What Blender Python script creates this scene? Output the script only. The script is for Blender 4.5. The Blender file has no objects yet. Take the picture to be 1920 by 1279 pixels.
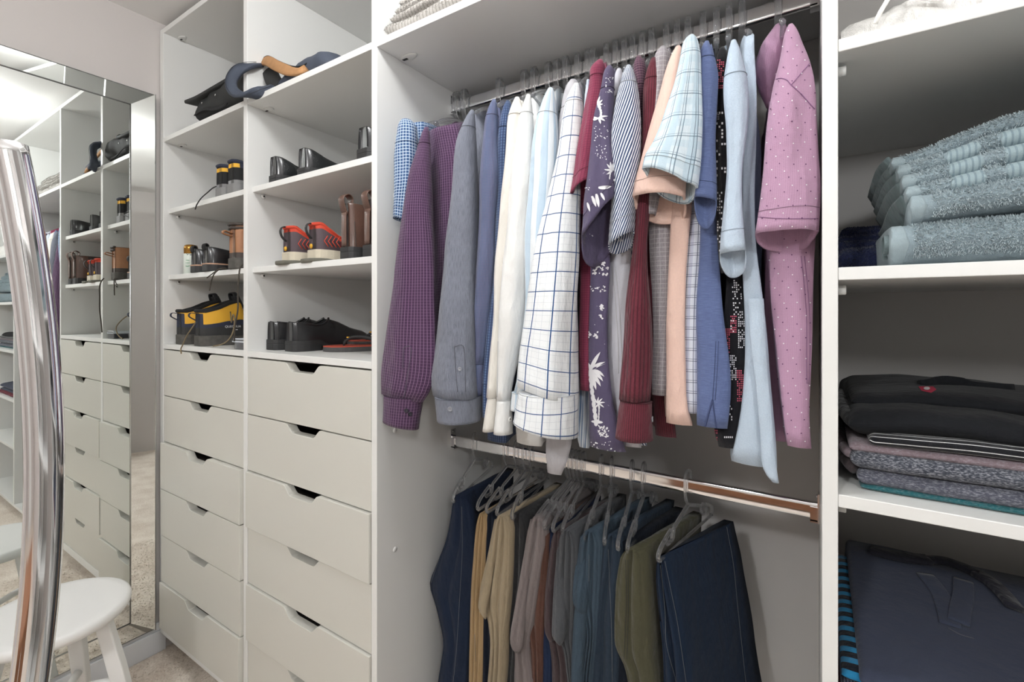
import bpy, math, random
import numpy as np
from math import sin, cos, pi, radians, sqrt
from mathutils import Vector, noise
from mathutils.bvhtree import BVHTree

S = bpy.context.scene
COL = S.collection
random.seed(7)
rng = np.random.default_rng(7)

# ---------------------------------------------------------------- camera
E = 1.34            # eye height
F = 878.7           # focal length in pixels of a 1920 wide frame
YAW = radians(32.81)
Y0 = 583.6          # horizon row
cam = bpy.data.cameras.new('camera')
cam.sensor_width = 36.0
cam.lens = F * 36.0 / 1920.0
cam.shift_y = -(639.5 - Y0) / 1920.0
cam.clip_start = 0.02
camo = bpy.data.objects.new('camera', cam)
camo.location = (0, 0, E)
camo.rotation_euler = (pi / 2, 0, YAW)
COL.objects.link(camo)
S.camera = camo

# ---------------------------------------------------------------- world + exposure
w = bpy.data.worlds.new('world')
S.world = w
w.use_nodes = True
w.node_tree.nodes['Background'].inputs[0].default_value = (0.9, 0.95, 1.0, 1)
w.node_tree.nodes['Background'].inputs[1].default_value = 0.5
S.view_settings.view_transform = 'Standard'
S.view_settings.look = 'None'
S.view_settings.gamma = 1.0
S.view_settings.use_curve_mapping = False
S.view_settings.exposure = 0.20

# lamps: two opal globes on the ceiling, the second added for ambient light, and a standing lamp behind the camera: (x, y, z or None, radius, watts)
LAMPS = [(-0.62, 0.40, None, 0.09, 15.0), (-0.45, -1.40, None, 0.09, 48.0), (0.50, -0.42, 1.76, 0.075, 15.5)]

# ---------------------------------------------------------------- helpers
def P(px, py, Y):
    """pixel of the 1920x1279 frame -> world point on the vertical plane y = Y"""
    r = (px - 960.0) / F
    u = (Y0 - py) / F
    c, s = cos(YAW), sin(YAW)
    t = Y / (s * r + c)
    return np.array([(c * r - s) * t, Y, E + u * t])

def PZ(px, py, Z):
    """pixel -> world point on the horizontal plane z = E + Z"""
    r = (px - 960.0) / F
    u = (Y0 - py) / F
    c, s = cos(YAW), sin(YAW)
    t = Z / u
    return np.array([(c * r - s) * t, (s * r + c) * t, E + Z])

def ray(px, py):
    r = (px - 960.0) / F
    u = (Y0 - py) / F
    c, s = cos(YAW), sin(YAW)
    return Vector((c * r - s, s * r + c, u)).normalized()

ORG = {}
def empty(name, label, cat, loc, group=None, rotz=0.0):
    o = bpy.data.objects.new(name, None)
    o.empty_display_size = 0.05
    COL.objects.link(o)
    o.location = loc
    o.rotation_euler = (0, 0, rotz)
    o['label'] = label
    o['category'] = cat
    if group:
        o['group'] = group
    ORG[o] = np.array(loc, float)
    return o

def obj(name, V, Fc, mat, parent=None, uv=None, smooth=True, label=None, cat=None, group=None, kind=None, loc=None):
    V = np.asarray(V, float).reshape(-1, 3)
    if parent is not None:
        off = ORG[parent]
    else:
        off = np.array(loc, float) if loc is not None else np.zeros(3)
    me = bpy.data.meshes.new(name)
    me.from_pydata([tuple(v) for v in (V - off)], [], [tuple(f) for f in Fc])
    me.update()
    if smooth:
        me.polygons.foreach_set('use_smooth', [True] * len(me.polygons))
    if uv is not None:
        ul = me.uv_layers.new(name='UVMap')
        buf = np.empty((len(me.loops), 2), np.float32)
        if isinstance(uv, np.ndarray):       # per vertex
            vi = np.empty(len(me.loops), np.int32)
            me.loops.foreach_get('vertex_index', vi)
            buf[:] = uv[vi]
        else:                                # per loop list
            buf[:] = np.array(uv, np.float32)
        ul.data.foreach_set('uv', buf.ravel())
    me.materials.append(mat)
    o = bpy.data.objects.new(name, me)
    COL.objects.link(o)
    if parent is not None:
        o.parent = parent
        ORG[o] = off
    else:
        o.location = off
        ORG[o] = off
    if label: o['label'] = label
    if cat: o['category'] = cat
    if group: o['group'] = group
    if kind: o['kind'] = kind
    return o

def copy_tree(o, parent=None):
    c = o.copy()
    COL.objects.link(c)
    ORG[c] = ORG[o]
    if parent is not None:
        c.parent = parent
    for ch in list(o.children):
        copy_tree(ch, c)
    return c

def bevel(o, w=0.0015, seg=2):
    m = o.modifiers.new('bevel', 'BEVEL')
    m.width = w
    m.segments = seg
    m.limit_method = 'ANGLE'
    return o

def box(x0, x1, y0, y1, z0, z1):
    V = [(x0, y0, z0), (x1, y0, z0), (x1, y1, z0), (x0, y1, z0), (x0, y0, z1), (x1, y0, z1), (x1, y1, z1), (x0, y1, z1)]
    Fc = [(3, 2, 1, 0), (4, 5, 6, 7), (0, 1, 5, 4), (1, 2, 6, 5), (2, 3, 7, 6), (3, 0, 4, 7)]
    return V, Fc

def join(*parts):
    V, Fc = [], []
    for v, f in parts:
        n = len(V)
        V += [tuple(a) for a in v]
        Fc += [tuple(i + n for i in q) for q in f]
    return V, Fc

def boxobj(name, b, mat, parent=None, bev=0.0012, **kw):
    V, Fc = box(*b)
    o = obj(name, V, Fc, mat, parent, smooth=False, **kw)
    if bev:
        bevel(o, bev)
    return o

def frame_along(pts):
    pts = np.asarray(pts, float)
    T = np.gradient(pts, axis=0)
    T /= np.linalg.norm(T, axis=1)[:, None] + 1e-12
    n = np.cross(T[0], [0.31, 0.2, 0.93])
    if np.linalg.norm(n) < 1e-3:
        n = np.cross(T[0], [1, 0, 0])
    n /= np.linalg.norm(n)
    N = []
    for t in T:
        n = n - t * np.dot(n, t)
        n /= np.linalg.norm(n) + 1e-12
        N.append(n.copy())
    N = np.array(N)
    B = np.cross(T, N)
    return pts, T, N, B

def smoothline(pts, n=40):
    """Catmull-Rom through the points"""
    p = np.asarray(pts, float)
    if len(p) < 3:
        t = np.linspace(0, 1, n)[:, None]
        return p[0] * (1 - t) + p[-1] * t
    q = np.vstack([2 * p[0] - p[1], p, 2 * p[-1] - p[-2]])
    d = np.r_[0, np.cumsum(np.linalg.norm(np.diff(p, axis=0), axis=1))]
    out = []
    for s in np.linspace(0, d[-1], n):
        i = min(int(np.searchsorted(d, s, 'right')) - 1, len(p) - 2)
        u = (s - d[i]) / (d[i + 1] - d[i] + 1e-12)
        a, b, c, e = q[i], q[i + 1], q[i + 2], q[i + 3]
        out.append(0.5 * ((2 * b) + (-a + c) * u + (2 * a - 5 * b + 4 * c - e) * u * u + (-a + 3 * b - 3 * c + e) * u ** 3))
    return np.array(out)

def wire(pts, r, n=8, ry=None, cap=True):
    pts, T, N, B = frame_along(pts)
    r = np.broadcast_to(np.asarray(r, float), (len(pts),))
    k = 1.0 if ry is None else ry
    V, Fc = [], []
    for i in range(len(pts)):
        for j in range(n):
            a = 2 * pi * j / n
            V.append(pts[i] + N[i] * cos(a) * r[i] + B[i] * sin(a) * r[i] * k)
    for i in range(len(pts) - 1):
        for j in range(n):
            a = i * n + j
            b = i * n + (j + 1) % n
            Fc.append((a, b, b + n, a + n))
    if cap:
        Fc.append(tuple(range(n - 1, -1, -1)))
        Fc.append(tuple(range((len(pts) - 1) * n, len(pts) * n)))
    return V, Fc

def ribbon(pts, side, width, thick):
    """flat strap along pts; side = vectors across its width"""
    pts = np.asarray(pts, float)
    side = np.broadcast_to(np.asarray(side, float), pts.shape).copy()
    T = np.gradient(pts, axis=0)
    T /= np.linalg.norm(T, axis=1)[:, None] + 1e-12
    side -= T * (side * T).sum(1)[:, None]
    side /= np.linalg.norm(side, axis=1)[:, None] + 1e-12
    Nn = np.cross(T, side)
    prof = [(-1, -0.55), (-0.9, -1), (0, -1.05), (0.9, -1), (1, -0.55), (1, 0.55), (0.9, 1), (0, 1.05), (-0.9, 1), (-1, 0.55)]
    width = np.broadcast_to(np.asarray(width, float), (len(pts),))
    V, Fc = [], []
    m = len(prof)
    for i in range(len(pts)):
        for a, b in prof:
            V.append(pts[i] + side[i] * a * width[i] / 2 + Nn[i] * b * thick / 2)
    for i in range(len(pts) - 1):
        for j in range(m):
            a = i * m + j
            b = i * m + (j + 1) % m
            Fc.append((a, b, b + m, a + m))
    Fc.append(tuple(range(m - 1, -1, -1)))
    Fc.append(tuple(range((len(pts) - 1) * m, len(pts) * m)))
    return V, Fc

def lathe(profile, c=(0, 0, 0), n=24):
    V, Fc = [], []
    m = len(profile)
    for r, z in profile:
        for j in range(n):
            a = 2 * pi * j / n
            V.append((c[0] + r * cos(a), c[1] + r * sin(a), c[2] + z))
    for i in range(m - 1):
        for j in range(n):
            a = i * n + j
            b = i * n + (j + 1) % n
            Fc.append((a, b, b + n, a + n))
    Fc.append(tuple(range(n - 1, -1, -1)))
    Fc.append(tuple(range((m - 1) * n, m * n)))
    return V, Fc

def rings(R, uvw=None, cap0=True, cap1=True):
    """R: (rows, n, 3) closed rings -> verts, faces, uv per loop (metres)"""
    R = np.asarray(R, float)
    nz, n, _ = R.shape
    V = R.reshape(-1, 3)
    d = np.linalg.norm(np.roll(R, -1, axis=1) - R, axis=2)
    per = d.sum(1)
    mean = np.median(per)
    u = np.concatenate([np.zeros((nz, 1)), np.cumsum(d, axis=1)], axis=1)
    u = u / (per[:, None] + 1e-9) * mean
    ctr = R.mean(1)
    v = np.r_[0, np.cumsum(np.linalg.norm(np.diff(ctr, axis=0), axis=1))]
    Fc, UV = [], []
    for i in range(nz - 1):
        for j in range(n):
            a = i * n + j
            b = i * n + (j + 1) % n
            Fc.append((a, a + n, b + n, b))
            UV += [(u[i, j], v[i]), (u[i + 1, j], v[i + 1]), (u[i + 1, j + 1], v[i + 1]), (u[i, j + 1], v[i])]
    if cap0:
        Fc.append(tuple(range(n)))
        UV += [(u[0, j], v[0]) for j in range(n)]
    if cap1:
        Fc.append(tuple(range((nz - 1) * n + n - 1, (nz - 1) * n - 1, -1)))
        UV += [(u[-1, j], v[-1]) for j in range(n - 1, -1, -1)]
    return V, Fc, UV

def sstep(a, b, x):
    t = np.clip((np.asarray(x, float) - a) / (b - a), 0, 1)
    return t * t * (3 - 2 * t)

def fn(p, s=1.0):
    return noise.noise(Vector((p[0] * s, p[1] * s, p[2] * s)))

# ---------------------------------------------------------------- materials
def srgb(r, g, b):
    f = lambda c: (c / 255 / 12.92) if c / 255 <= 0.04045 else ((c / 255 + 0.055) / 1.055) ** 2.4
    return (f(r), f(g), f(b), 1.0)

class NT:
    def __init__(self, name):
        self.m = bpy.data.materials.new(name)
        self.m.use_nodes = True
        self.t = self.m.node_tree
        self.b = self.t.nodes['Principled BSDF']
    def n(self, kind, **kw):
        o = self.t.nodes.new(kind)
        for k, v in kw.items():
            setattr(o, k, v)
        return o
    def l(self, a, b):
        self.t.links.new(a, b)
    def val(self, a, sock):
        if isinstance(a, (int, float)):
            sock.default_value = a
        else:
            self.l(a, sock)
    def math(self, op, a, b=0.0, c=0.0):
        o = self.n('ShaderNodeMath', operation=op)
        self.val(a, o.inputs[0]); self.val(b, o.inputs[1]); self.val(c, o.inputs[2])
        return o.outputs[0]
    def mix(self, f, a, b, blend='MIX'):
        o = self.n('ShaderNodeMix', data_type='RGBA', blend_type=blend)
        self.val(f, o.inputs[0])
        for s, x in ((6, a), (7, b)):
            if isinstance(x, tuple):
                o.inputs[s].default_value = x
            else:
                self.l(x, o.inputs[s])
        return o.outputs[2]
    def noise(self, vec, scale, detail=2.0, rough=0.5):
        o = self.n('ShaderNodeTexNoise')
        if vec is not None:
            self.l(vec, o.inputs['Vector'])
        o.inputs['Scale'].default_value = scale
        o.inputs['Detail'].default_value = detail
        o.inputs['Roughness'].default_value = rough
        return o.outputs['Fac']
    def bump(self, h, strength=0.3, dist=0.002):
        o = self.n('ShaderNodeBump')
        o.inputs['Strength'].default_value = strength
        o.inputs['Distance'].default_value = dist
        self.l(h, o.inputs['Height'])
        self.l(o.outputs[0], self.b.inputs['Normal'])
    def mapping(self, vec, sc):
        o = self.n('ShaderNodeMapping')
        self.l(vec, o.inputs['Vector'])
        o.inputs['Scale'].default_value = sc
        return o.outputs[0]

def plain(name, col, rough=0.5, metal=0.0, bump=0.0, bscale=200.0, var=0.0, coat=0.0, spec=0.5, vscale=6.0):
    t = NT(name)
    t.b.inputs['Base Color'].default_value = col
    t.b.inputs['Roughness'].default_value = rough
    t.b.inputs['Metallic'].default_value = metal
    t.b.inputs['Specular IOR Level'].default_value = spec
    if coat:
        t.b.inputs['Coat Weight'].default_value = coat
        t.b.inputs['Coat Roughness'].default_value = 0.1
    tc = t.n('ShaderNodeTexCoord').outputs['Object']
    if var:
        nz = t.noise(tc, vscale, 3.0)
        k = t.math('MULTIPLY_ADD', nz, 2 * var, 1.0 - var)
        d = t.n('ShaderNodeMix', data_type='RGBA', blend_type='MULTIPLY')
        d.inputs[0].default_value = 1.0
        d.inputs[6].default_value = col
        t.l(k, d.inputs[7])
        t.l(d.outputs[2], t.b.inputs['Base Color'])
    if bump:
        t.bump(t.noise(tc, bscale, 3.0), bump, 0.002)
    return t.m

SEAMC = {}
def seam_of(m):
    if m.name not in SEAMC: return M['seam']
    c = SEAMC[m.name]
    if not isinstance(c, tuple): return c
    q = plain('seam_' + m.name, tuple(x * .42 for x in c[:3]) + (1,), .9)
    SEAMC[m.name] = q
    return q

def fabric(name, base, layers=(), var=0.10, fine=900.0, streak=None, rough=0.9, bump=0.25, blobs=None, heather=0.0, sheen=0.15):
    """cloth: base colour, then stripe layers (axis, period, width, offset, colour, strength) on UVs in metres"""
    t = NT(name)
    uvn = t.n('ShaderNodeUVMap').outputs[0]
    sep = t.n('ShaderNodeSeparateXYZ')
    t.l(uvn, sep.inputs[0])
    u, v = sep.outputs[0], sep.outputs[1]
    ob = t.n('ShaderNodeTexCoord').outputs['Object']
    colr = base
    if streak:                                    # slub threads: (scale u, scale v, colour, amount)
        su, sv, sc, am = streak
        nz = t.noise(t.mapping(uvn, (su, sv, 1)), 1.0, 2.0)
        f = t.math('MULTIPLY', t.math('SUBTRACT', nz, 0.42), am * 5)
        cl = t.n('ShaderNodeClamp'); t.l(f, cl.inputs[0])
        colr = t.mix(cl.outputs[0], colr, sc)
    for ax, per, wd, off, lc, st in layers:
        src = u if ax == 'u' else v
        if ax == 'd':
            src = t.math('ADD', u, t.math('MULTIPLY', v, 0.35))
        ph = t.math('FRACT', t.math('DIVIDE', t.math('ADD', src, off + 10.0), per))
        f = t.math('MULTIPLY', t.math('LESS_THAN', ph, wd / per), st)
        colr = t.mix(f, colr, lc)
    if blobs:                                     # printed motifs: list of (scale u, scale v, threshold, colour)
        for su, sv, th, bc in blobs:
            nz = t.noise(t.mapping(uvn, (su, sv, 1)), 1.0, 3.0, 0.6)
            colr = t.mix(t.math('GREATER_THAN', nz, th), colr, bc)
    if heather:
        nz = t.noise(t.mapping(ob, (260, 260, 900)), 1.0, 2.0)
        f = t.math('MULTIPLY', t.math('SUBTRACT', nz, 0.45), heather * 5)
        cl = t.n('ShaderNodeClamp'); t.l(f, cl.inputs[0])
        colr = t.mix(cl.outputs[0], colr, (0.45, 0.46, 0.5, 1))
    nz = t.noise(uvn, fine, 2.0)
    k = t.math('MULTIPLY_ADD', nz, 2 * var, 1.0 - var)
    mx = t.n('ShaderNodeMix', data_type='RGBA', blend_type='MULTIPLY')
    mx.inputs[0].default_value = 1.0
    if isinstance(colr, tuple): mx.inputs[6].default_value = colr
    else: t.l(colr, mx.inputs[6])
    t.l(k, mx.inputs[7])
    t.l(mx.outputs[2], t.b.inputs['Base Color'])
    t.b.inputs['Roughness'].default_value = rough
    t.b.inputs['Specular IOR Level'].default_value = 0.25
    t.b.inputs['Sheen Weight'].default_value = sheen
    wr = t.noise(t.mapping(ob, (26, 26, 11)), 1.0, 3.0)
    wr2 = t.noise(t.mapping(ob, (70, 70, 38)), 1.0, 2.0)
    h = t.math('ADD', t.math('ADD', t.math('MULTIPLY', wr, 4.0), t.math('MULTIPLY', wr2, 1.2)), t.math('MULTIPLY', nz, 0.30))
    t.bump(h, min(1.0, bump * 2.0), 0.0055)
    SEAMC[t.m.name] = base
    return t.m

M = {}
WHITE = (0.80, 0.80, 0.78, 1)
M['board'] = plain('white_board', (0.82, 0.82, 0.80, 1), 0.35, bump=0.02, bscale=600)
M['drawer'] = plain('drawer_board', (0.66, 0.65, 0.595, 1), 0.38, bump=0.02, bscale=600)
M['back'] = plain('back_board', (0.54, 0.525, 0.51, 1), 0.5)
M['wall'] = plain('wall_paint', (0.66, 0.62, 0.60, 1), 0.85, bump=0.05, bscale=350)
M['ceil'] = plain('ceiling_paint', (0.90, 0.89, 0.875, 1), 0.9)
M['trim'] = plain('white_gloss_trim', (0.78, 0.80, 0.83, 1), 0.35)
M['plinth'] = plain('plinth_board', (0.26, 0.23, 0.20, 1), 0.5)
M['white_paint'] = plain('white_paint', (0.84, 0.84, 0.83, 1), 0.4, bump=0.05, bscale=60)
M['chrome'] = plain('chrome', (0.86, 0.86, 0.87, 1), 0.07, 1.0)
M['mirror'] = plain('mirror_glass', (0.87, 0.90, 0.88, 1), 0.0, 1.0)
M['silver_edge'] = plain('silver_edge', (0.55, 0.56, 0.56, 1), 0.25, 1.0)
M['pin'] = plain('nylon_pin', (0.72, 0.72, 0.70, 1), 0.4)
M['dark'] = plain('dark_hole', (0.02, 0.02, 0.02, 1), 0.7)
M['rubber'] = plain('black_rubber', (0.02, 0.02, 0.021, 1), 0.6, bump=0.1, bscale=300)

def clear_plastic():
    t = NT('clear_plastic')
    out = t.t.nodes['Material Output']
    t.b.inputs['Base Color'].default_value = (0.93, 0.94, 0.95, 1)
    t.b.inputs['Roughness'].default_value = 0.04
    t.b.inputs['IOR'].default_value = 1.49
    t.b.inputs['Transmission Weight'].default_value = 1.0
    tr = t.n('ShaderNodeBsdfTransparent')
    tr.inputs[0].default_value = (0.95, 0.95, 0.96, 1)
    mx = t.n('ShaderNodeMixShader')
    mx.inputs[0].default_value = 0.25
    t.l(t.b.outputs[0], mx.inputs[1]); t.l(tr.outputs[0], mx.inputs[2])
    df = t.n('ShaderNodeBsdfTranslucent'); df.inputs[0].default_value = (.9, .91, .93, 1)
    d2 = t.n('ShaderNodeBsdfDiffuse'); d2.inputs[0].default_value = (.9, .91, .93, 1)
    m3 = t.n('ShaderNodeMixShader'); t.l(df.outputs[0], m3.inputs[1]); t.l(d2.outputs[0], m3.inputs[2])
    m2 = t.n('ShaderNodeMixShader'); m2.inputs[0].default_value = 0.08
    t.l(mx.outputs[0], m2.inputs[1]); t.l(m3.outputs[0], m2.inputs[2])
    t.l(m2.outputs[0], out.inputs[0])
    return t.m
M['clear'] = clear_plastic()

def emit(name, col, st):
    t = NT(name)
    t.b.inputs['Base Color'].default_value = (0.8, 0.8, 0.8, 1)
    t.b.inputs['Emission Color'].default_value = col
    t.b.inputs['Emission Strength'].default_value = st
    return t.m

def carpet_mat():
    t = NT('beige_carpet')
    ob = t.n('ShaderNodeTexCoord').outputs['Object']
    n1 = t.noise(ob, 9.0, 4.0)
    n2 = t.noise(ob, 130.0, 3.0)
    k = t.math('ADD', t.math('MULTIPLY', n1, 0.5), t.math('MULTIPLY', n2, 0.5))
    rp = t.n('ShaderNodeValToRGB')
    rp.color_ramp.elements[0].position = 0.36; rp.color_ramp.elements[0].color = (0.66, 0.56, 0.47, 1)
    rp.color_ramp.elements[1].position = 0.62; rp.color_ramp.elements[1].color = (0.90, 0.82, 0.73, 1)
    t.l(k, rp.inputs[0])
    t.l(rp.outputs[0], t.b.inputs['Base Color'])
    t.b.inputs['Roughness'].default_value = 0.95
    t.bump(n2, .5, 0.006)
    return t.m
M['carpet'] = carpet_mat()

# ---------------------------------------------------------------- the room
FY = 0.80           # front plane of the closet
BY = 1.36           # back plane
XL = -2.175         # left wall
XR, YR = 1.25, -3.6
CZ = 2.48
T = 0.019
def struct(name, b, mat, bev=0.0):
    o = boxobj(name, b, mat, bev=bev)
    o['kind'] = 'structure'
    return o
struct('floor', (XL - .1, XR + .1, YR - .1, BY + .12, -0.1, 0.0), M['carpet'])
struct('ceiling', (XL - .1, XR + .1, YR - .1, BY + .12, CZ, CZ + .1), M['ceil'])
struct('wall_left', (XL - .1, XL, YR, BY + .02, 0, CZ), M['wall'])
struct('wall_right', (XR, XR + .1, YR, BY + .02, 0, CZ), M['wall'])
struct('wall_back', (XL - .1, XR + .1, BY + .02, BY + .12, 0, CZ), M['wall'])
struct('wall_rear', (XL - .1, XR + .1, YR - .1, YR, 0, CZ), M['wall'])
dr = boxobj('door_1', (-.75, .05, YR, YR + .035, .01, 2.03), M['white_paint'])
dr['kind'] = 'structure'
for a_ in ((-.83, -.75, YR, YR + .045, 0, 2.03), (.05, .13, YR, YR + .045, 0, 2.03), (-.83, .13, YR, YR + .045, 2.03, 2.11)):
    boxobj('door_casing', a_, M['white_paint'], dr)
for z_ in (.25, 1.15):
    boxobj('door_panel', (-.62, -.08, YR + .035, YR + .043, z_, z_ + .75), M['white_paint'], dr, bev=.004)
V, Fc = lathe([(.012, 0), (.012, .03), (.024, .045), (.024, .06), (.012, .068)], n=16)
obj('door_knob', [(-.02 + p, YR + .035 + c, 1.0 + q) for p, q, c in V], Fc, M['chrome'], dr)
# baseboard with a stepped top
bb = obj('baseboard_left', *join(box(XL, XL + .014, YR, FY + .02, 0, .085), box(XL, XL + .009, YR, FY + .02, .085, .115)), M['trim'], smooth=False, kind='structure')
bevel(bb, .003)
# carpet pile standing up where the carpet is close enough to see
N = 15000
px_ = rng.uniform(-2.16, -0.95, N); py_ = rng.uniform(0.05, 0.87, N)
ang = rng.uniform(0, 2 * pi, N); hh = rng.uniform(.002, .006, N); lean = rng.normal(0, .009, (N, 2))
V = np.zeros((N, 3, 3)); wd = .0022
V[:, 0] = np.c_[px_ - wd * np.cos(ang), py_ - wd * np.sin(ang), np.zeros(N)]
V[:, 1] = np.c_[px_ + wd * np.cos(ang), py_ + wd * np.sin(ang), np.zeros(N)]
V[:, 2] = np.c_[px_ + lean[:, 0], py_ + lean[:, 1], hh]
obj('carpet_pile', V.reshape(-1, 3), np.arange(3 * N).reshape(-1, 3).tolist(), M['carpet'], smooth=False,
    label='short tufted beige carpet pile in front of the drawers', cat='carpet', kind='stuff')
# ceiling lamps: an opal glass globe on a short stem
def globe(c, r, n=24, m=14):
    return lathe([(max(.002, r * sin(pi * i / m)), -r * cos(pi * i / m)) for i in range(m + 1)], c, n)
for i, (lx, ly, lz, lr, wt) in enumerate(LAMPS):
    em = emit('opal_globe', (.985, .995, 1, 1), wt / (pi * 4 * pi * lr ** 2))
    if lz is None:
        lab = ['opal globe ceiling lamp nearest the closet front', 'opal globe ceiling lamp in the middle of the room'][i]
        t = empty('ceiling_lamp', lab, 'lamp', (lx, ly, CZ), 'globe ceiling lamps')
        V, Fc = lathe([(.055, -.012), (.055, 0)], (lx, ly, CZ), 24)
        obj('ceiling_rose', V, Fc, M['white_paint'], t)
        V, Fc = lathe([(.012, -.04), (.012, -.012)], (lx, ly, CZ), 14)
        obj('stem', V, Fc, M['chrome'], t)
        V, Fc = globe((lx, ly, CZ - .035 - lr), lr)
        obj('globe', V, Fc, em, t)
    else:
        t = empty('floor_lamp', 'standing lamp with an opal globe in the room', 'lamp', (lx, ly, 0))
        V, Fc = lathe([(.13, 0), (.13, .012), (.12, .018), (.02, .022)], (lx, ly, 0), 28)
        obj('base', V, Fc, M['white_paint'], t)
        V, Fc = lathe([(.011, .02), (.011, lz - lr)], (lx, ly, 0), 14)
        obj('pole', V, Fc, M['white_paint'], t)
        V, Fc = globe((lx, ly, lz), lr)
        obj('globe', V, Fc, em, t)

# ---------------------------------------------------------------- closet carcass
XP = [(-2.165, -2.134), (-1.5455, -1.5225), (-0.937, -0.917), (0.0094, 0.0284), (0.775, 0.794)]   # upright panels
TOPZ = E + 1.105
def H(z): return E + z
def upright(x, parent, y1=BY):
    return boxobj('side_panel', (x[0], x[1], FY, y1, H(-1.264), TOPZ), M['board'], parent)
def shelf(x0, x1, z0, z1, parent, rec=0.0, yb=BY - .006):
    return boxobj('shelf', (x0, x1, FY + rec, yb, H(z0), H(z1)), M['board'], parent)
def pin(x, y, z, s, parent):
    """round shelf support stud on a panel face; s = +1 points to +x"""
    o = empty
    prof = [(.0075, 0), (.0075, .006), (.0055, .0085)]
    V, Fc = lathe(prof, n=14)
    V = [(x + s * c, y + a, z + b) for a, b, c in V]
    p = obj('shelf_pin', V, Fc, M['pin'], parent)
    V, Fc = lathe([(.003, .0086), (.003, .0088)], n=10)
    obj('pin_hole', [(x + s * c, y + a, z + b) for a, b, c in V], Fc, M['dark'], p)

def drawer(x0, x1, ztop, zbot, dy, parent):
    g = .0018
    a, b, z1, z0 = x0 + g, x1 - g, H(ztop) - g, H(zbot) + g
    cx = (x0 + x1) / 2
    top = [(b, z1), (cx + .088, z1)]
    for k in range(7):                            # S-shaped flank of the finger scoop
        u = k / 6
        top.append((cx + .084 - .038 * u, z1 - .026 * (3 * u * u - 2 * u ** 3)))
    for k in range(7):
        u = 1 - k / 6
        top.append((cx - .084 + .038 * u, z1 - .026 * (3 * u * u - 2 * u ** 3)))
    top += [(cx - .088, z1), (a, z1)]
    pts = [(a, z0), (b, z0)] + top
    n = len(pts)
    y0, y1 = FY + dy, FY + dy + .027
    V = [(x, y0, z) for x, z in pts] + [(x, y1, z) for x, z in pts]
    Fc = [tuple(range(n)), tuple(range(2 * n - 1, n - 1, -1))]
    for i in range(n):
        j = (i + 1) % n
        Fc.append((i, i + n, j + n, j))
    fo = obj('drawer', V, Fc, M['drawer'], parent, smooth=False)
    bevel(fo, .0013, 2)
    # drawer box behind the front, its inner shade put into a dark colour
    c, d, e = x0 + .012, x1 - .012, H(zbot) + .012
    V, Fc = join(box(c, d, y1, BY - .05, e, e + .006), box(c, c + .012, y1, BY - .05, e, z1 - .035), box(d - .012, d, y1, BY - .05, e, z1 - .035))
    obj('drawer_box', V, Fc, M['plinth'], fo, smooth=False)

SH = [(1.086, 1.105), (.660, .678), (.384, .402), (.124, .142), (-.146, -.127)]
UN = []
for k, (x0, x1, lab) in enumerate(((XP[0][1], XP[1][0], 'white tall shelf and drawer cabinet beside the mirror wall'),
                                   (XP[1][1], XP[2][0], 'white tall shelf and drawer cabinet beside the hanging clothes'))):
    t = empty('drawer_cabinet', lab, 'cabinet', ((x0 + x1) / 2, FY, 0), 'closet cabinets along the back wall')
    UN.append(t)
    upright(XP[k], t)
    if k == 1:
        upright(XP[2], t)
    boxobj('back_panel', (x0, x1, BY - .006, BY, .0, TOPZ), M['board'], t, bev=0)
    for i, (z0, z1) in enumerate(SH):
        rec = .018 if i in (2, 3) else 0.0
        shelf(x0, x1, z0, z1, t, rec)
        if i in (2, 3):
            for xx, s in ((x0, 1), (x1, -1)):
                pin(xx, FY + .05, H(z0) - .008, s, t)
        elif i in (0, 1):
            # oval cover plate with a slotted hole under the fixed shelf
            V, Fc = lathe([(.012, 0), (.012, .003), (.010, .004)], n=16)
            cp = obj('cover_plate', [(x0 + .026 + a * 1.8, FY + .055 + b, H(z0) - c) for a, b, c in V], [f[::-1] for f in Fc], M['pin'], t)
            V, Fc = box(x0 + .010, x0 + .022, FY + .052, FY + .058, H(z0) - .0046, H(z0) - .004)
            obj('slot', V, Fc, M['dark'], cp, smooth=False)
    dys = ([0, .001, -.012, -.011, -.009, -.015], [0, .001, -.007, .001, -.006, .001])[k]
    for i in range(6):
        zt = -.149 - .1797 * i
        drawer(x0, x1, zt, zt - .1797, dys[i], t)
    boxobj('bottom_panel', (x0, x1, FY, BY - .006, H(-1.264), H(-1.228)), M['board'], t)
    boxobj('plinth', (x0 - .031 if k == 0 else x0 - .023, x1 if k == 0 else x1 + .019, FY + .05, FY + .066, 0, H(-1.264)), M['plinth'], t)

# hanging bay
x0, x1 = XP[2][1], XP[3][0]
hb = empty('hanging_cabinet', 'white hanging section with two chrome rails full of clothes', 'cabinet', ((x0 + x1) / 2, FY, 0), 'closet cabinets along the back wall')
upright(XP[3], hb)
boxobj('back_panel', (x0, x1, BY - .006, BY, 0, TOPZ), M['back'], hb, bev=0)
boxobj('shelf', (x0, x1, FY, BY - .006, H(.660), H(.678)), M['board'], hb)
boxobj('shelf', (x0, x1, FY, BY - .006, H(1.086), H(1.105)), M['board'], hb)
boxobj('bottom_panel', (x0, x1, FY, BY - .006, H(-1.264), H(-1.246)), M['board'], hb)
boxobj('plinth', (x0, x1 + .019, FY + .05, FY + .066, 0, H(-1.264)), M['plinth'], hb)
V, Fc = lathe([(.012, 0), (.012, .003), (.010, .004)], n=16)
cp = obj('cover_plate', [(x0 + .035 + a * 2.2, FY + .075 + b, H(.66) - c) for a, b, c in V], [f[::-1] for f in Fc], M['pin'], hb)
obj('slot', *box(x0 + .014, x0 + .030, FY + .072, FY + .079, H(.66) - .0046, H(.66) - .004), M['dark'], cp, smooth=False)
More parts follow.
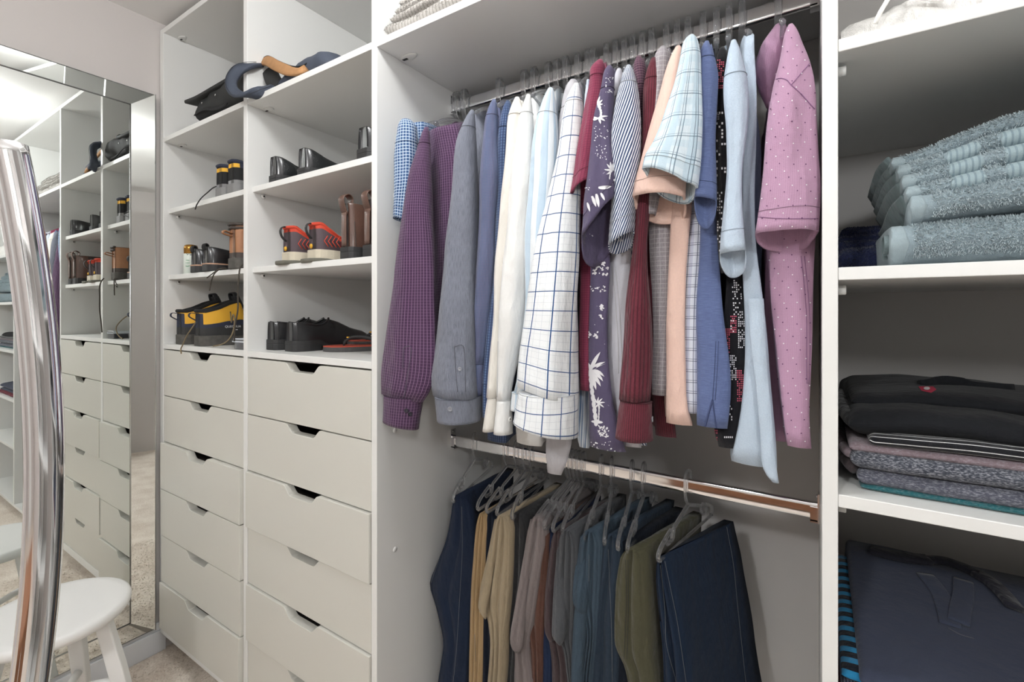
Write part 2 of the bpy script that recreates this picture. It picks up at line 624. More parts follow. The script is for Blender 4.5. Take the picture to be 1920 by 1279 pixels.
for yy, zz in ((FY + .06, .30), (FY + .06, -.02), (FY + .06, -.31), (FY + .06, -.62)):      # capped screw holes
    V, Fc = lathe([(.007, 0), (.0065, .0012)], n=14)
    obj('screw_cap', [(x0 + c, yy + a, H(zz) + b) for a, b, c in V], Fc, M['board'], hb)
RY = 1.09
RZ = (.612, -.388)
def rail(z):
    """oval rail along x"""
    n = 56
    R = []
    for x in (x0 + .002, x1 - .002):
        ring = []
        for j in range(n):
            a = 2 * pi * j / n
            ring.append((x, RY + .0075 * np.sign(cos(a)) * abs(cos(a)) ** .32, H(z) + .0155 * np.sign(sin(a)) * abs(sin(a)) ** .55))
        R.append(ring)
    V, Fc, uv = rings(R, cap0=False, cap1=False)
    r = obj('hanging_rail', V, Fc, M['chrome'], hb)
    for x, s in ((x0, 1), (x1, -1)):
        a = sorted((x, x + s * .004)); b = sorted((x + s * .004, x + s * .016))
        V, Fc = join(box(a[0], a[1], RY - .011, RY + .011, H(z) - .022, H(z) + .034),
                     box(b[0], b[1], RY - .0105, RY - .0078, H(z) - .019, H(z) + .008), box(b[0], b[1], RY + .0078, RY + .0105, H(z) - .019, H(z) + .008),
                     box(b[0], b[1], RY - .0105, RY + .0105, H(z) - .022, H(z) - .0162))
        bk = obj('rail_bracket', V, Fc, M['chrome'], r, smooth=False)
        V, Fc = lathe([(.004, 0), (.0035, .002)], n=12)
        obj('screw', [(x + s * (.004 + c), RY + p, H(z) + .027 + q) for p, q, c in V], Fc, M['silver_edge'], r)
for z in RZ:
    rail(z)

# right bay
x0, x1 = XP[3][1], XP[4][0]
rb = empty('shelf_cabinet', 'white open shelf section with folded towels and clothes', 'cabinet', ((x0 + x1) / 2, FY, 0), 'closet cabinets along the back wall')
upright(XP[4], rb)
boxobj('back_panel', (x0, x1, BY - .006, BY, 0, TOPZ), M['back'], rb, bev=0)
for z0, z1 in ((1.086, 1.105), (.364, .382), (.0435, .0615), (-.275, -.257), (-.593, -.575), (-.90, -.882)):
    shelf(x0, x1, z0, z1, rb, .001)
    V, Fc = lathe([(.006, 0), (.006, .010), (.005, .011)], n=14)
    obj('shelf_pin', [(x0 + c, FY + .04 + a, H(z0) - .0125 + b * 1.2) for a, b, c in V], Fc, M['pin'], rb)
boxobj('bottom_panel', (x0, x1, FY, BY - .006, H(-1.264), H(-1.246)), M['board'], rb)
boxobj('plinth', (x0, x1 + .019, FY + .05, FY + .066, 0, H(-1.264)), M['plinth'], rb)

# open shelf unit along the right wall, seen only in the mirror's edge
t = empty('open_shelf_unit', 'white open shelf unit along the right wall, seen in the mirror', 'shelf unit', (1.05, -.3, 0))
for yy in (-1.0, -.41, .19):
    boxobj('side_panel', (.85, 1.245, yy, yy + .018, 0.0, 2.3), M['board'], t)
for zz in (.08, .45, .82, 1.19, 1.56, 1.93, 2.28):
    boxobj('shelf', (.85, 1.245, -.98, .19, zz, zz + .018), M['board'], t)

# wooden chest further back in the room, seen only as a brown reflection in the lower rail
M['chest'] = plain('brown_wood', (.26, .11, .05, 1), .45, bump=.1, bscale=60, var=.25, vscale=14)
t = empty('wooden_chest', 'brown wooden chest mirrored in the lower chrome rail', 'chest', (-.35, -1.45, 0))
boxobj('chest_body', (-.86, .16, -1.70, -1.22, .06, .46), M['chest'], t, bev=.004)
boxobj('lid', (-.88, .18, -1.72, -1.20, .463, .50), M['chest'], t, bev=.006)
for x_ in (-.84, .10):
    for y_ in (-1.68, -1.28):
        boxobj('foot', (x_, x_ + .04, y_, y_ + .04, 0, .06), M['chest'], t, bev=.003)
boxobj('latch', (-.38, -.32, -1.22, -1.212, .38, .45), M['chrome'], t, bev=.002)

# ---------------------------------------------------------------- framed mirror on the left wall
MY0, MY1, MZ0, MZ1 = -.32, .779, E - 1.237, E + .841
fw, fh = .075, .062
mx0 = XL + .012
mir = empty('wall_mirror', 'large wall mirror with a slanted mirror-glass border', 'mirror', (XL, (MY0 + MY1) / 2, MZ0))
iy0, iy1, iz0, iz1 = MY0 + fw, MY1 - fw, MZ0 + fh, MZ1 - fh
obj('mirror_pane', [(mx0, iy0, iz0), (mx0, iy1, iz0), (mx0, iy1, iz1), (mx0, iy0, iz1)], [(0, 1, 2, 3)], M['mirror'], mir, smooth=False)
ro = {'t': .006, 's': .015, 'b': .006}
oc = [(MY0, MZ0), (MY1, MZ0), (MY1, MZ1), (MY0, MZ1)]
ic = [(iy0, iz0), (iy1, iz0), (iy1, iz1), (iy0, iz1)]
rise = [.006, .015, .006, .015]                    # outer rise of bottom, right, top, left strips
for i in range(4):
    j = (i + 1) % 4
    r = rise[i]
    V = [(mx0, *ic[i]), (mx0, *ic[j]), (mx0 + r, *oc[j]), (mx0 + r, *oc[i]), (XL + .001, *oc[i]), (XL + .001, *oc[j])]
    obj('frame_strip', V, [(3, 2, 1, 0), (4, 5, 2, 3)], M['mirror'], mir, smooth=False)
for i in range(4):
    j = (i + 1) % 4
    a = np.array([mx0 + .0012, *ic[i]]); b = np.array([mx0 + .0012, *ic[j]])
    obj('bead', *wire(np.linspace(a, b, 2), .0022, 6), M['silver_edge'], mir)
    a = np.array([mx0 + rise[i], *oc[i]]); b = np.array([mx0 + rise[i], *oc[j]])
    obj('edge_trim', *wire(np.linspace(a, b, 2), .0016, 6), M['silver_edge'], mir)

# ---------------------------------------------------------------- white stool
sc = np.array([-1.80, .41, .50])
st = empty('stool', 'white painted round wooden stool in front of the mirror', 'stool', (sc[0], sc[1], 0))
R_ = .171
V, Fc = lathe([(R_ - .03, -.034), (R_ - .008, -.033), (R_ - .001, -.022), (R_, -.012), (R_ - .003, -.004), (R_ - .010, -.0005), (R_ - .03, 0), (.05, -.002), (.01, -.0022)], sc, 48)
obj('seat', V, Fc, M['white_paint'], st)
for k in range(4):
    a = radians(55 + 90 * k)
    d = np.array([cos(a), sin(a), 0]); p = np.array([-sin(a), cos(a), 0])
    Rg = []
    for z, off, hw in ((.469, .105, .017), (.30, .143, .0185), (.0, .205, .0165)):
        c = np.array([sc[0], sc[1], z]) + d * off
        Rg.append([c + d * hw + p * hw, c - d * hw + p * hw, c - d * hw - p * hw, c + d * hw - p * hw])
    V, Fc, uv = rings(Rg)
    bevel(obj('leg', V, Fc, M['white_paint'], st, smooth=False), .004, 2)
for a0, z in ((55, .26), (145, .22)):
    a = radians(a0)
    d = np.array([cos(a), sin(a), 0])
    c = np.array([sc[0], sc[1], z])
    obj('stretcher', *wire(np.linspace(c - d * .15, c + d * .15, 6), .011, 12), M['white_paint'], st)

# ---------------------------------------------------------------- curved chrome tube in the foreground
cp_ = [(14, 268), (33, 380), (55, 510), (73, 640), (82, 770), (85, 880), (81, 1010), (72, 1130), (54, 1279), (28, 1450), (0, 1700), (-20, 2000)]
pts = []
for a, b in cp_:
    r = ray(a, b); k = .66 / sqrt(r.x ** 2 + r.y ** 2)
    pts.append((r.x * k, r.y * k, E + r.z * k))
base = pts[-1]
pts.append((base[0], base[1] + .01, .02))
q_ = np.array(pts[:10])
zz_ = np.linspace(q_[0, 2], q_[-1, 2], 60)
cx_ = np.polyfit(q_[:, 2], q_[:, 0], 3); cy_ = np.polyfit(q_[:, 2], q_[:, 1], 3)
ln = np.c_[np.polyval(cx_, zz_), np.polyval(cy_, zz_), zz_]
dz_ = (ln[-1] - ln[-2]) / (ln[-1, 2] - ln[-2, 2])
ex = [ln[-1] + dz_ * (z_ - ln[-1, 2]) * (1 - .4 * k_ / 19) for k_, z_ in enumerate(np.linspace(ln[-1, 2], .02, 20))][1:]
ln = np.vstack([ln, ex])
ct = empty('chrome_tube', 'curved polished chrome tube standing close up in front of the mirror', 'tube', (ln[-1][0], ln[-1][1], 0))
V = []
view = np.c_[-ln[:, 1], ln[:, 0], np.zeros(len(ln))]
view /= np.linalg.norm(view, axis=1)[:, None]        # across the line of sight
T_ = np.gradient(ln, axis=0); T_ /= np.linalg.norm(T_, axis=1)[:, None]
nr = np.cross(T_, view)
Rg = []
for i in range(len(ln)):
    ring = []
    for j in range(28):
        a = 2 * pi * j / 28
        ring.append(ln[i] + view[i] * cos(a) * .0150 + nr[i] * sin(a) * .0125)
    Rg.append(ring)
V, Fc, uv = rings(Rg)
obj('tube', V, Fc, M['chrome'], ct)
V, Fc = lathe([(.016, 0), (.019, .004), (.019, .03), (.017, .034)], (ln[-1][0], ln[-1][1], 0), 20)
obj('rubber_foot', V, Fc, M['rubber'], ct)

# ---------------------------------------------------------------- cloth lofts
def interp_rows(rows, nz, sm=1):
    r = np.array(rows, float)
    yy = np.linspace(r[0, 0], r[-1, 0], nz)
    # denser near the top
    yy = r[0, 0] + (r[-1, 0] - r[0, 0]) * np.linspace(0, 1, nz) ** 1.15
    out = [yy]
    for c in range(1, r.shape[1]):
        v = np.interp(yy, r[:, 0], r[:, c])
        for _ in range(sm):
            q = v.copy(); q[1:-1] = .25 * v[:-2] + .5 * v[1:-1] + .25 * v[2:]; v = q
        out.append(v)
    return np.array(out).T

def tube(rows, Y=.86, k=1.35, n=30, nz=34, hem=(0, 0, 0), rip=.05, inner=.035, amax=.085, seed=0, crease=.0055, open_top=False, hem_from=.7):
    """hanging cloth tube whose outline as seen from the front is given by rows of (row, left, right) pixels"""
    rr = interp_rows(rows, nz)
    if not open_top and rows[0][2] - rows[0][1] < 14 and rows[-1][0] - rows[0][0] > 120:
        yr = rr[0, 0] + 36
        wr_ = np.interp(yr, rr[:, 0], rr[:, 2] - rr[:, 1])
        for q in rr:
            if q[0] < yr:
                w0 = q[2] - q[1]; w1 = max(w0, wr_ * sqrt((q[0] - rr[0, 0]) / 36.0 + .02))
                m_ = (q[1] + q[2]) / 2
                q[1], q[2] = m_ - w1 / 2, m_ + w1 / 2
    rd = random.Random(seed * 31 + 5)
    f1, f2, f3 = [rd.uniform(0, 6.28) for _ in range(3)]
    Yf = (lambda v: Y) if not isinstance(Y, tuple) else (lambda v: Y[0] + (Y[1] - Y[0]) * v)
    Rg = []
    ring_meta = None
    vs = (rr[:, 0] - rr[0, 0]) / (rr[-1, 0] - rr[0, 0])
    for i, (y, xl, xr) in enumerate(rr):
        v = vs[i]
        Yi = Yf(v)
        L, R = P(xl, y, Yi), P(xr, y, Yi)
        c = (L + R) / 2
        d = c[:2] / np.linalg.norm(c[:2]); p = np.array([d[1], -d[0]])
        hw = max((R - L)[:2] @ p / 2, .0008)
        b = hw / sqrt(p[0] ** 2 + (k * p[1]) ** 2); a = min(k * b, amax)
        b = sqrt(max(hw ** 2 - (a * p[1]) ** 2, (.3 * hw) ** 2)) / abs(p[0])
        pxm = np.linalg.norm(c[:2]) / F * (d @ np.array([-sin(YAW), cos(YAW)]))
        ring = []
        amp = rip * float(sstep(.05, .5, v))
        wv = float(sstep(hem_from, 1, v))
        for j in range(n):
            th = 2 * pi * j / n
            q = 1 + amp * (sin(3 * th + f1 + 1.7 * v) + .6 * sin(5 * th + f2 - 2.3 * v) + .35 * sin(8 * th + f3 + 3 * v))
            x, yv = b * cos(th) * q, a * sin(th) * q
            s = (b * cos(th) * p[0] + a * sin(th) * p[1]) / hw
            near = -(b * cos(th) * d[0] + a * sin(th) * d[1]) / max(a, b)
            dz = -pxm * wv * (hem[0] * (1 - s) / 2 + hem[1] * (1 + s) / 2 + hem[2] * max(0, -near) ** .6)
            pt = np.array([c[0] + x, c[1] + yv, c[2] + dz])
            nn = fn((pt[0] * 14 + seed, pt[1] * 14, pt[2] * 7)) * crease * float(sstep(0, .2, v))
            pt[0] += nn * cos(th); pt[1] += nn * sin(th)
            ring.append(pt)
        Rg.append(ring)
    Rg = np.array(Rg)
    if inner:
        inner = max(inner, .03 + .0013 * (max(hem) - min(0, min(hem))))
        zb_ = Rg[-1, :, 2].mean()
        up = [q for q in range(nz - 1, 0, -1) if Rg[q, :, 2].mean() - zb_ < inner + .004]
        add = []
        for kk, q in enumerate(up):
            c = Rg[q].mean(0)
            g = c + (Rg[q] - c) * np.array([.90, .90, 1.0])
            if kk == 0:
                g[:, 2] += .0006
            add.append(g)
        Rg = np.concatenate([Rg, np.array(add)], 0)
    return rings(Rg, cap0=not open_top, cap1=bool(inner) or True), Rg

def slab(rows, Yf=.93, Yb=1.28, dx=0.0, nz=30, m=7, ns=12, lift=0.0, hb=.011, wave=.006, seed=0, hem=0.0, lobes=0, lobe_d=.010, back=None, tscale=1.0, hmax=.08, round_top=0.0):
    """draped sheet pair hanging from front (Yf) to back (Yb): front edge outline from pixel rows"""
    rr = interp_rows(rows, nz)
    rd = random.Random(seed * 17 + 3)
    ph = [rd.uniform(0, 6.28) for _ in range(6)]
    vs = (rr[:, 0] - rr[0, 0]) / (rr[-1, 0] - rr[0, 0])
    bk = interp_rows(back, nz) if back is not None else None
    Rg = []
    for i, (y, xl, xr) in enumerate(rr):
        v = vs[i]
        L, R = P(xl, y, Yf), P(xr, y, Yf)
        c = (L + R) / 2
        d = c[:2] / np.linalg.norm(c[:2]); p = np.array([d[1], -d[0]])
        hf = min(max((R - L)[0] / 2 * tscale, .001), hmax)
        if round_top:
            hf *= sqrt(min(1.0, .25 + v / round_top))
        if bk is not None:
            xb = P(bk[i, 1], bk[i, 0], Yb)[0] - c[0]
        else:
            xb = dx
        hbk = hb
        pts = []
        fr = max(8, lobes * 8)
        for j in range(fr + 1):                      # front edge, from right (+x) round to left
            u_ = 1 - 2 * j / fr
            yy = Yf + hf * .3 * (u_ * u_)
            if lobes:
                yy += lobe_d * (1 - abs(sin(lobes * pi * (u_ + 1) / 2))) ** 1.4 * (1 - u_ ** 8)
            pts.append((u_ * hf, yy, 0.0))
        left = []
        for j in range(1, ns + 1):
            s = j / ns
            h = hf + (hbk - hf) * float(sstep(0, .6, s))
            left.append((s, h))
        for s, h in left: pts.append((-h, None, s))
        for s, h in reversed(left): pts.append((h, None, s))
        ring = []
        for xo, yy, s in pts:
            if yy is None:
                yy = Yf + hf * .3 + (Yb - Yf - hf * .3) * s
            w = wave * (.25 + .75 * v) * float(sstep(0, .25, s)) * (sin(13 * s + ph[0] + 1.5 * v) + .6 * sin(27 * s + ph[1] - 2 * v))
            wf = .25 * wave * sin(9 * v + ph[2])
            z = c[2] + lift * max(0.0, sin(pi * min(s * 1.0, 1))) ** .7 * (1 - v) ** 1.5
            if hem:
                z += hem * float(sstep(.8, 1, v)) * (sin(pi * s) - .3)
            pt = np.array([c[0] + xo + xb * s + w + wf, yy, z])
            nn = fn((pt[0] * 3 + seed * 3, pt[1] * 13, pt[2] * 8)) * .004 * float(sstep(0, .15, v))
            pt[0] += nn
            pt[0] = min(max(pt[0], -.914), .006)
            ring.append(pt)
        Rg.append(ring)
    return rings(np.array(Rg)), np.array(Rg)

def seam_ring(Rg, i, mat, parent, r=.0009, lift=.0006, name='seam'):
    ring = Rg[i]
    c = ring.mean(0)
    d = ring - c
    d[:, 2] = 0
    q = ring + d / (np.linalg.norm(d, axis=1)[:, None] + 1e-9) * lift
    q = np.vstack([q, q[:1]])
    return obj(name, *wire(q, r, 5, cap=False), mat, parent)

# clear shirt hanger, built once at the origin (hook over a rail at z = 0, shoulders along y)
def make_shirt_hanger():
    hg = empty('clear_hanger', '', 'hanger', (0, 0, 0))
    hook = [(0, .016, .002)] + [(0, .0215 * cos(a), .006 + .0215 * sin(a)) for a in np.linspace(.1, pi - .05, 12)] + [(0, -.0205, -.02), (0, -.012, -.045), (0, -.002, -.058), (0, 0, -.072)]
    obj('hook', *ribbon(smoothline(hook, 34), (1, 0, 0), .0125, .0065), M['clear'], hg)
    V, Fc = lathe([(.004, -.004), (.006, 0), (.004, .004)], (0, .016, .001), 10)
    obj('hook_tip', V, Fc, M['clear'], hg)
    for s in (-1, 1):
        arm = [(0, 0, -.070), (0, s * .06, -.082), (0, s * .13, -.108), (0, s * .185, -.140)]
        obj('arm', *wire(smoothline(arm, 16), .0052, 8), M['clear'], hg)
    obj('bar', *wire(np.array([(0, -.185, -.140), (0, 0, -.143), (0, .185, -.140)]), .0032, 8), M['clear'], hg)
    return hg

def make_trouser_hanger():
    hg = empty('clear_hanger', '', 'hanger', (0, 0, 0))
    hook = [(0, .0155, -.004)] + [(0, .0165 * cos(a), .004 + .0175 * sin(a)) for a in np.linspace(.1, pi - .05, 12)] + [(0, -.0165, -.02), (0, -.010, -.042), (0, 0, -.055)]
    obj('hook', *wire(smoothline(hook, 30), .0032, 8), M['clear'], hg)
    for s in (-1, 1):
        pts = [(0, 0, -.055), (0, s * .072, -.079), (0, s * .078, -.083), (0, s * .080, -.098), (0, s * .086, -.103), (0, s * .108, -.103), (0, s * .113, -.094)]
        obj('arm', *wire(np.array(pts), .0043, 8), M['clear'], hg)
        pts = [(0, s * .090, -.080), (0, s * .112, -.088), (0, s * .135, -.098), (0, s * .148, -.108), (0, s * .150, -.118), (0, s * .143, -.124)]
        obj('end', *wire(smoothline(pts, 14), .0043, 8), M['clear'], hg)
        obj('notch', *wire(np.array([(0, s * .086, -.103), (0, s * .086, -.088), (0, s * .092, -.081)]), .0036, 8), M['clear'], hg)
    obj('bar', *wire(np.array([(0, -.145, -.124), (0, 0, -.124), (0, .145, -.124)]), .0036, 8), M['clear'], hg)
    return hg

H1 = make_shirt_hanger()
H2 = make_trouser_hanger()
_used = set()
def place_hanger(proto, loc, rz, label, group):
    if proto not in _used:
        _used.add(proto); o = proto
    else:
        o = copy_tree(proto)
    o.location = loc
    o.rotation_euler = (0, 0, rz)
    o['label'] = label
    o['group'] = group
    return o

def C(*a): return srgb(*a)
FB = {}
FB['gingham'] = fabric('blue_gingham', C(54, 86, 130), [('u', .0075, .0017, 0, C(205, 222, 238), .85), ('v', .0075, .0017, 0, C(205, 222, 238), .85)])
FB['purple'] = fabric('purple_check', C(70, 46, 74), [('u', .0068, .0011, 0, C(160, 130, 160), .55), ('v', .0068, .0009, 0, C(140, 112, 142), .4)])
FB['grey'] = fabric('grey_chambray', C(122, 126, 138), var=.22, fine=700, streak=(700, 60, C(96, 100, 112), .5))
FB['bluepurple'] = fabric('blue_violet_weave', C(98, 102, 130), [('u', .0035, .0014, 0, C(66, 96, 130), .6), ('v', .0035, .0014, 0, C(116, 106, 132), .5)], streak=(26, .5, C(68, 98, 130), .6))
FB['bluedot'] = fabric('blue_dot', C(58, 72, 104), [('u', .006, .002, 0, C(120, 148, 186), .5), ('v', .006, .002, 0, C(38, 52, 92), .6)])
FB['ivory'] = fabric('ivory_cotton', C(236, 232, 224), var=.04)
FB['white'] = fabric('white_cotton', C(240, 240, 238), var=.03)
FB['palestripe'] = fabric('pale_blue_stripe', C(236, 240, 243), [('u', .026, .011, .004, C(190, 212, 230), .85), ('u', .026, .002, .019, C(150, 186, 214), .7)], var=.05, streak=(300, 20, C(216, 228, 238), .3))
FB['greytail'] = fabric('light_grey_dotted', C(190, 188, 192), var=.10)
FB['window'] = fabric('windowpane_check', C(242, 245, 247), [('u', .0125, .0005, .003, C(196, 202, 210), .7), ('v', .0125, .0005, .003, C(196, 202, 210), .7), ('u', .036, .0019, .012, C(44, 84, 136), 1), ('v', .038, .0017, 0, C(44, 84, 136), 1)], var=.03)
FB['ikat'] = fabric('blue_white_ikat', C(222, 230, 238), streak=(320, 9, C(88, 122, 166), .9))
FB['maroon'] = fabric('maroon_birdseye', C(138, 60, 84), [('u', .005, .0011, 0, C(100, 36, 62), .6), ('v', .005, .0011, 0, C(100, 36, 62), .5)])
FB['hawaii'] = fabric('purple_print_ground', C(88, 80, 106), var=.14, blobs=[(60, 120, .70, C(226, 222, 228))])
FB['hawaiiin'] = fabric('purple_print_reverse', C(150, 146, 156), var=.2)
FB['lightgrey'] = fabric('pale_grey_cotton', C(206, 206, 214), var=.05)
FB['pinstripe'] = fabric('navy_white_pinstripe', C(232, 236, 242), [('d', .0056, .0030, 0, C(56, 72, 108), 1)], var=.05)
FB['darkplaid'] = fabric('dark_maroon_plaid', C(92, 62, 78), [('u', .0048, .0012, 0, C(52, 40, 56), .8), ('v', .0048, .0012, 0, C(140, 110, 122), .6)])
FB['cord'] = fabric('maroon_corduroy', C(104, 44, 56), [('u', .0042, .0016, 0, C(66, 26, 36), .75)], bump=.35)
FB['linen'] = fabric('grey_linen', C(158, 152, 156), [('u', .010, .001, 0, C(196, 192, 194), .7), ('v', .009, .001, .002, C(200, 196, 198), .7)], var=.16, streak=(700, 120, C(122, 118, 122), .5))
FB['peach'] = fabric('peach_linen', C(232, 198, 184), var=.08, streak=(240, 240, C(242, 208, 190), .25))
FB['peachpale'] = fabric('pale_peach_linen', C(246, 216, 196), var=.06)
FB['plaid'] = fabric('light_blue_plaid', C(218, 232, 240), [('u', .030, .010, 0, C(190, 214, 228), .7), ('v', .036, .012, .004, C(198, 220, 232), .6), ('u', .022, .0014, .006, C(92, 120, 140), .8), ('u', .022, .0008, .010, C(60, 84, 106), .8), ('v', .036, .0016, .012, C(84, 112, 132), .75), ('v', .036, .0010, .016, C(120, 146, 166), .6)], var=.06)
FB['plaid2'] = fabric('white_blue_plaid', C(226, 230, 240), [('u', .016, .006, 0, C(186, 190, 214), .6), ('u', .016, .0012, .008, C(70, 78, 104), .9), ('v', .020, .0012, .004, C(70, 78, 104), .8), ('v', .020, .0012, .008, C(96, 104, 130), .7)], var=.05)
FB['denimblue'] = fabric('blue_slub_cotton', C(90, 104, 144), var=.14, streak=(60, 900, C(116, 132, 176), .4))
FB['black'] = fabric('black_print_cotton', C(22, 21, 26), var=.2)
FB['pale'] = fabric('pale_blue_chambray', C(186, 202, 218), var=.06, streak=(500, 500, C(206, 218, 230), .35))
FB['greyblue'] = fabric('grey_blue_chambray', C(110, 130, 150), var=.15)
FB['pink'] = fabric('pink_dobby', C(178, 140, 166), [('u', .0026, .0008, 0, C(194, 158, 184), .5), ('v', .0026, .0008, 0, C(194, 158, 184), .4)], var=.08)
FB['darkin'] = fabric('dark_lining', C(60, 56, 66))
M['seam'] = plain('seam_shadow', (.10, .10, .12, 1), .9)  # dark thread colour for seams and buttons
M['seam_white'] = plain('seam_white', (.55, .55, .55, 1), .9)
M['button'] = plain('button', (.30, .31, .34, 1), .25)
M['button_dark'] = plain('button_dark', (.03, .025, .04, 1), .25)
M['button_white'] = plain('button_white', (.8, .8, .78, 1), .25)

def darker(m, k=.55):
    return m

SHIRTS = []
def hookX(px): return P(px, 150, RY)[0]
def shirt(idx, name, label, mat, hook, sleeve, Y=.86, cuff=None, body=None, hem=(0, 0, 0), bodymat=None, k=1.35, seam=True, bYf=.94, bhem=0.0, inner=.035, rip=.07,
          collar=True, hlabel=None, seam_at=.20, amax=.085, lift=.055, cuffmat=None, cuffseam=True, hem_from=.7, seammat=None, brip=.006):
    tip = P((sleeve[0][1] + sleeve[0][2]) / 2, sleeve[0][0], Y if not isinstance(Y, tuple) else Y[0])
    hx = max(hookX(hook), -.895)
    t = empty(name, label, 'shirt', (hx, RY, H(RZ[0]) - .15), 'shirts on the upper rail')
    (V, Fc, uv), Rg = tube(sleeve, Y, k=k, hem=hem, seed=idx, inner=0 if cuff else inner, rip=rip, amax=amax, hem_from=hem_from)
    so = obj('sleeve', V, Fc, mat, t, uv)
    if seam:
        rows = interp_rows(sleeve, 34)
        i = int(np.argmin(abs((Rg[:34, :, 2].mean(1) - (Rg[0, :, 2].mean() - seam_at * .30)))))
        seam_ring(Rg, max(3, i), seammat or seam_of(mat), so, r=.0005, name='shoulder_seam')
    if cuff:
        (V, Fc, uv), Cg = tube(cuff, (Y if not isinstance(Y, tuple) else Y[1]), k=k, n=30, nz=10, inner=.03, seed=idx, rip=.012, amax=amax, crease=.001, hem=hem)
        co = obj('cuff', V, Fc, cuffmat or mat, t, uv)
        seam_ring(Cg, 0, seammat or seam_of(mat), co, r=.0005, name='cuff_seam')
    else:
        n_ = 34
        seam_ring(Rg, max(4, n_ - 4), seammat or seam_of(mat), so, r=.00035, name='hem_stitch')
    if body is None:
        a = interp_rows(sleeve, 12)
        body = [(y, (xl * .65 + xr * .35), (xl * .2 + xr * .8)) for y, xl, xr in a[1:]]
        body.append((body[-1][0] + (40 if cuff else 260), body[-1][1], body[-1][2]))
    top = sleeve[0][0] + 6
    if body[0][0] > top + 5:
        cxm = (sleeve[0][1] + sleeve[0][2]) / 2
        hw = min((body[0][2] - body[0][1]) / 2, 12)
        body = [(top, cxm - 4 + 6, cxm + 4 + 6), (top + 40, cxm - hw + 6, cxm + hw + 6)] + list(body)
    dx = min(max(1.7 * (hx - tip[0]), -.14), .10)
    (V, Fc, uv), Bg = slab(body, bYf, 1.285, dx=dx, lift=lift, seed=idx, hem=bhem, hmax=.07, wave=brip)
    bo = obj('body', V, Fc, bodymat or mat, t, uv)
    if collar:
        cz = H(RZ[0]) - .082
        Cg = []
        for kk, (sx, sy, dz) in enumerate(((.016, .055, -.03), (.015, .050, -.004), (.017, .052, .012), (.022, .062, .006), (.026, .070, -.022), (.024, .066, -.024))):
            Cg.append([(hx + .004 + sx * cos(a), RY + sy * sin(a), cz + dz + .012 * (cos(a - 0)) * 0) for a in np.linspace(0, 2 * pi, 22, endpoint=False)])
        V, Fc, uv = rings(Cg, cap0=False, cap1=False)
        obj('collar', V, Fc, bodymat or mat, t, uv)
    SHIRTS.append((t, so, bo))
    yaw = math.atan2(-(tip[0] - hx), RY - tip[1]) * .8
    place_hanger(H1, (hx, RY, H(RZ[0]) + .012), -yaw, hlabel or ('clear hanger holding the ' + ' '.join(label.split(',')[0].split(' with ')[0].split(' whose ')[0].split(' showing ')[0].split()[:11])), 'clear hangers on the upper rail')
    return t, so, bo

shirt(1, 'gingham_shirt', 'blue gingham short-sleeved shirt, leftmost on the upper rail', FB['gingham'], 850,
      [(226, 752, 772), (236, 746, 782), (300, 742, 786), (350, 741, 782), (405, 739, 772)], Y=.838, hem=(4, 16, 0), amax=.03, k=1.0,
      body=[(230, 764, 790), (300, 764, 790), (380, 766, 786), (430, 768, 784)], bYf=.872, lift=.02, collar=False)
shirt(2, 'purple_shirt', 'dark purple checked long-sleeved shirt next to the blue gingham one', FB['purple'], 873,
      [(239, 796, 804), (252, 789, 806), (291, 780, 808), (330, 767, 810), (405, 754, 813), (500, 741, 816), (586, 732, 818), (693, 720, 818), (727, 720, 807), (742, 721, 796)], Y=(.845, .812), amax=.035, k=1.0,
      cuff=[(742, 720, 796), (794, 719, 787)], body=[(238, 794, 850), (300, 797, 862), (500, 803, 866), (720, 806, 866), (770, 812, 860)], bYf=.888, hem=(-2, 8, 0), seam_at=.16)
shirt(3, 'grey_shirt', 'plain grey chambray long-sleeved shirt with buttoned cuff', FB['grey'], 938,
      [(207, 882, 889), (230, 870, 891), (257, 858, 893), (320, 850, 896), (405, 844, 900), (500, 836, 902), (586, 825, 905), (680, 816, 907), (706, 811, 908), (742, 817, 908)], Y=(.85, .84),
      cuff=[(742, 817, 909), (787, 821, 907)], body=[(230, 884, 905), (400, 893, 915), (600, 900, 925), (760, 900, 925)], bYf=.92, k=1.2, seam_at=.15)
shirt(4, 'violet_shirt', 'blue violet fine-weave long-sleeved shirt with a narrow cuff', FB['bluepurple'], 985,
      [(187, 923, 930), (221, 908, 936), (295, 902, 938), (345, 899, 938), (416, 898, 936), (480, 896, 932), (584, 887, 924), (658, 887, 916), (682, 886, 912)],
      cuff=[(682, 886, 912), (741, 883, 906)], k=1.1, seam_at=.12)
shirt(5, 'blue_dot_shirt', 'navy shirt with small pale dots behind the first ivory sleeve', FB['bluedot'], 1003,
      [(190, 949, 957), (204, 941, 962), (250, 934, 965), (303, 934, 962), (373, 934, 960), (480, 927, 956), (600, 918, 950), (700, 908, 946), (780, 905, 944)], Y=.875,
      body=[(300, 940, 960), (600, 925, 950), (760, 908, 945), (829, 910, 946)], bYf=.95)
shirt(6, 'ivory_shirt', 'ivory long-sleeved shirt with the narrower sleeve, left of the white one', FB['ivory'], 1030,
      [(183, 966, 974), (213, 953, 985), (278, 947, 980), (359, 939, 972), (480, 928, 958), (614, 922, 948), (700, 917, 940), (745, 914, 936)],
      cuff=[(745, 914, 938), (808, 905, 928)], k=1.2, seam_at=.12)
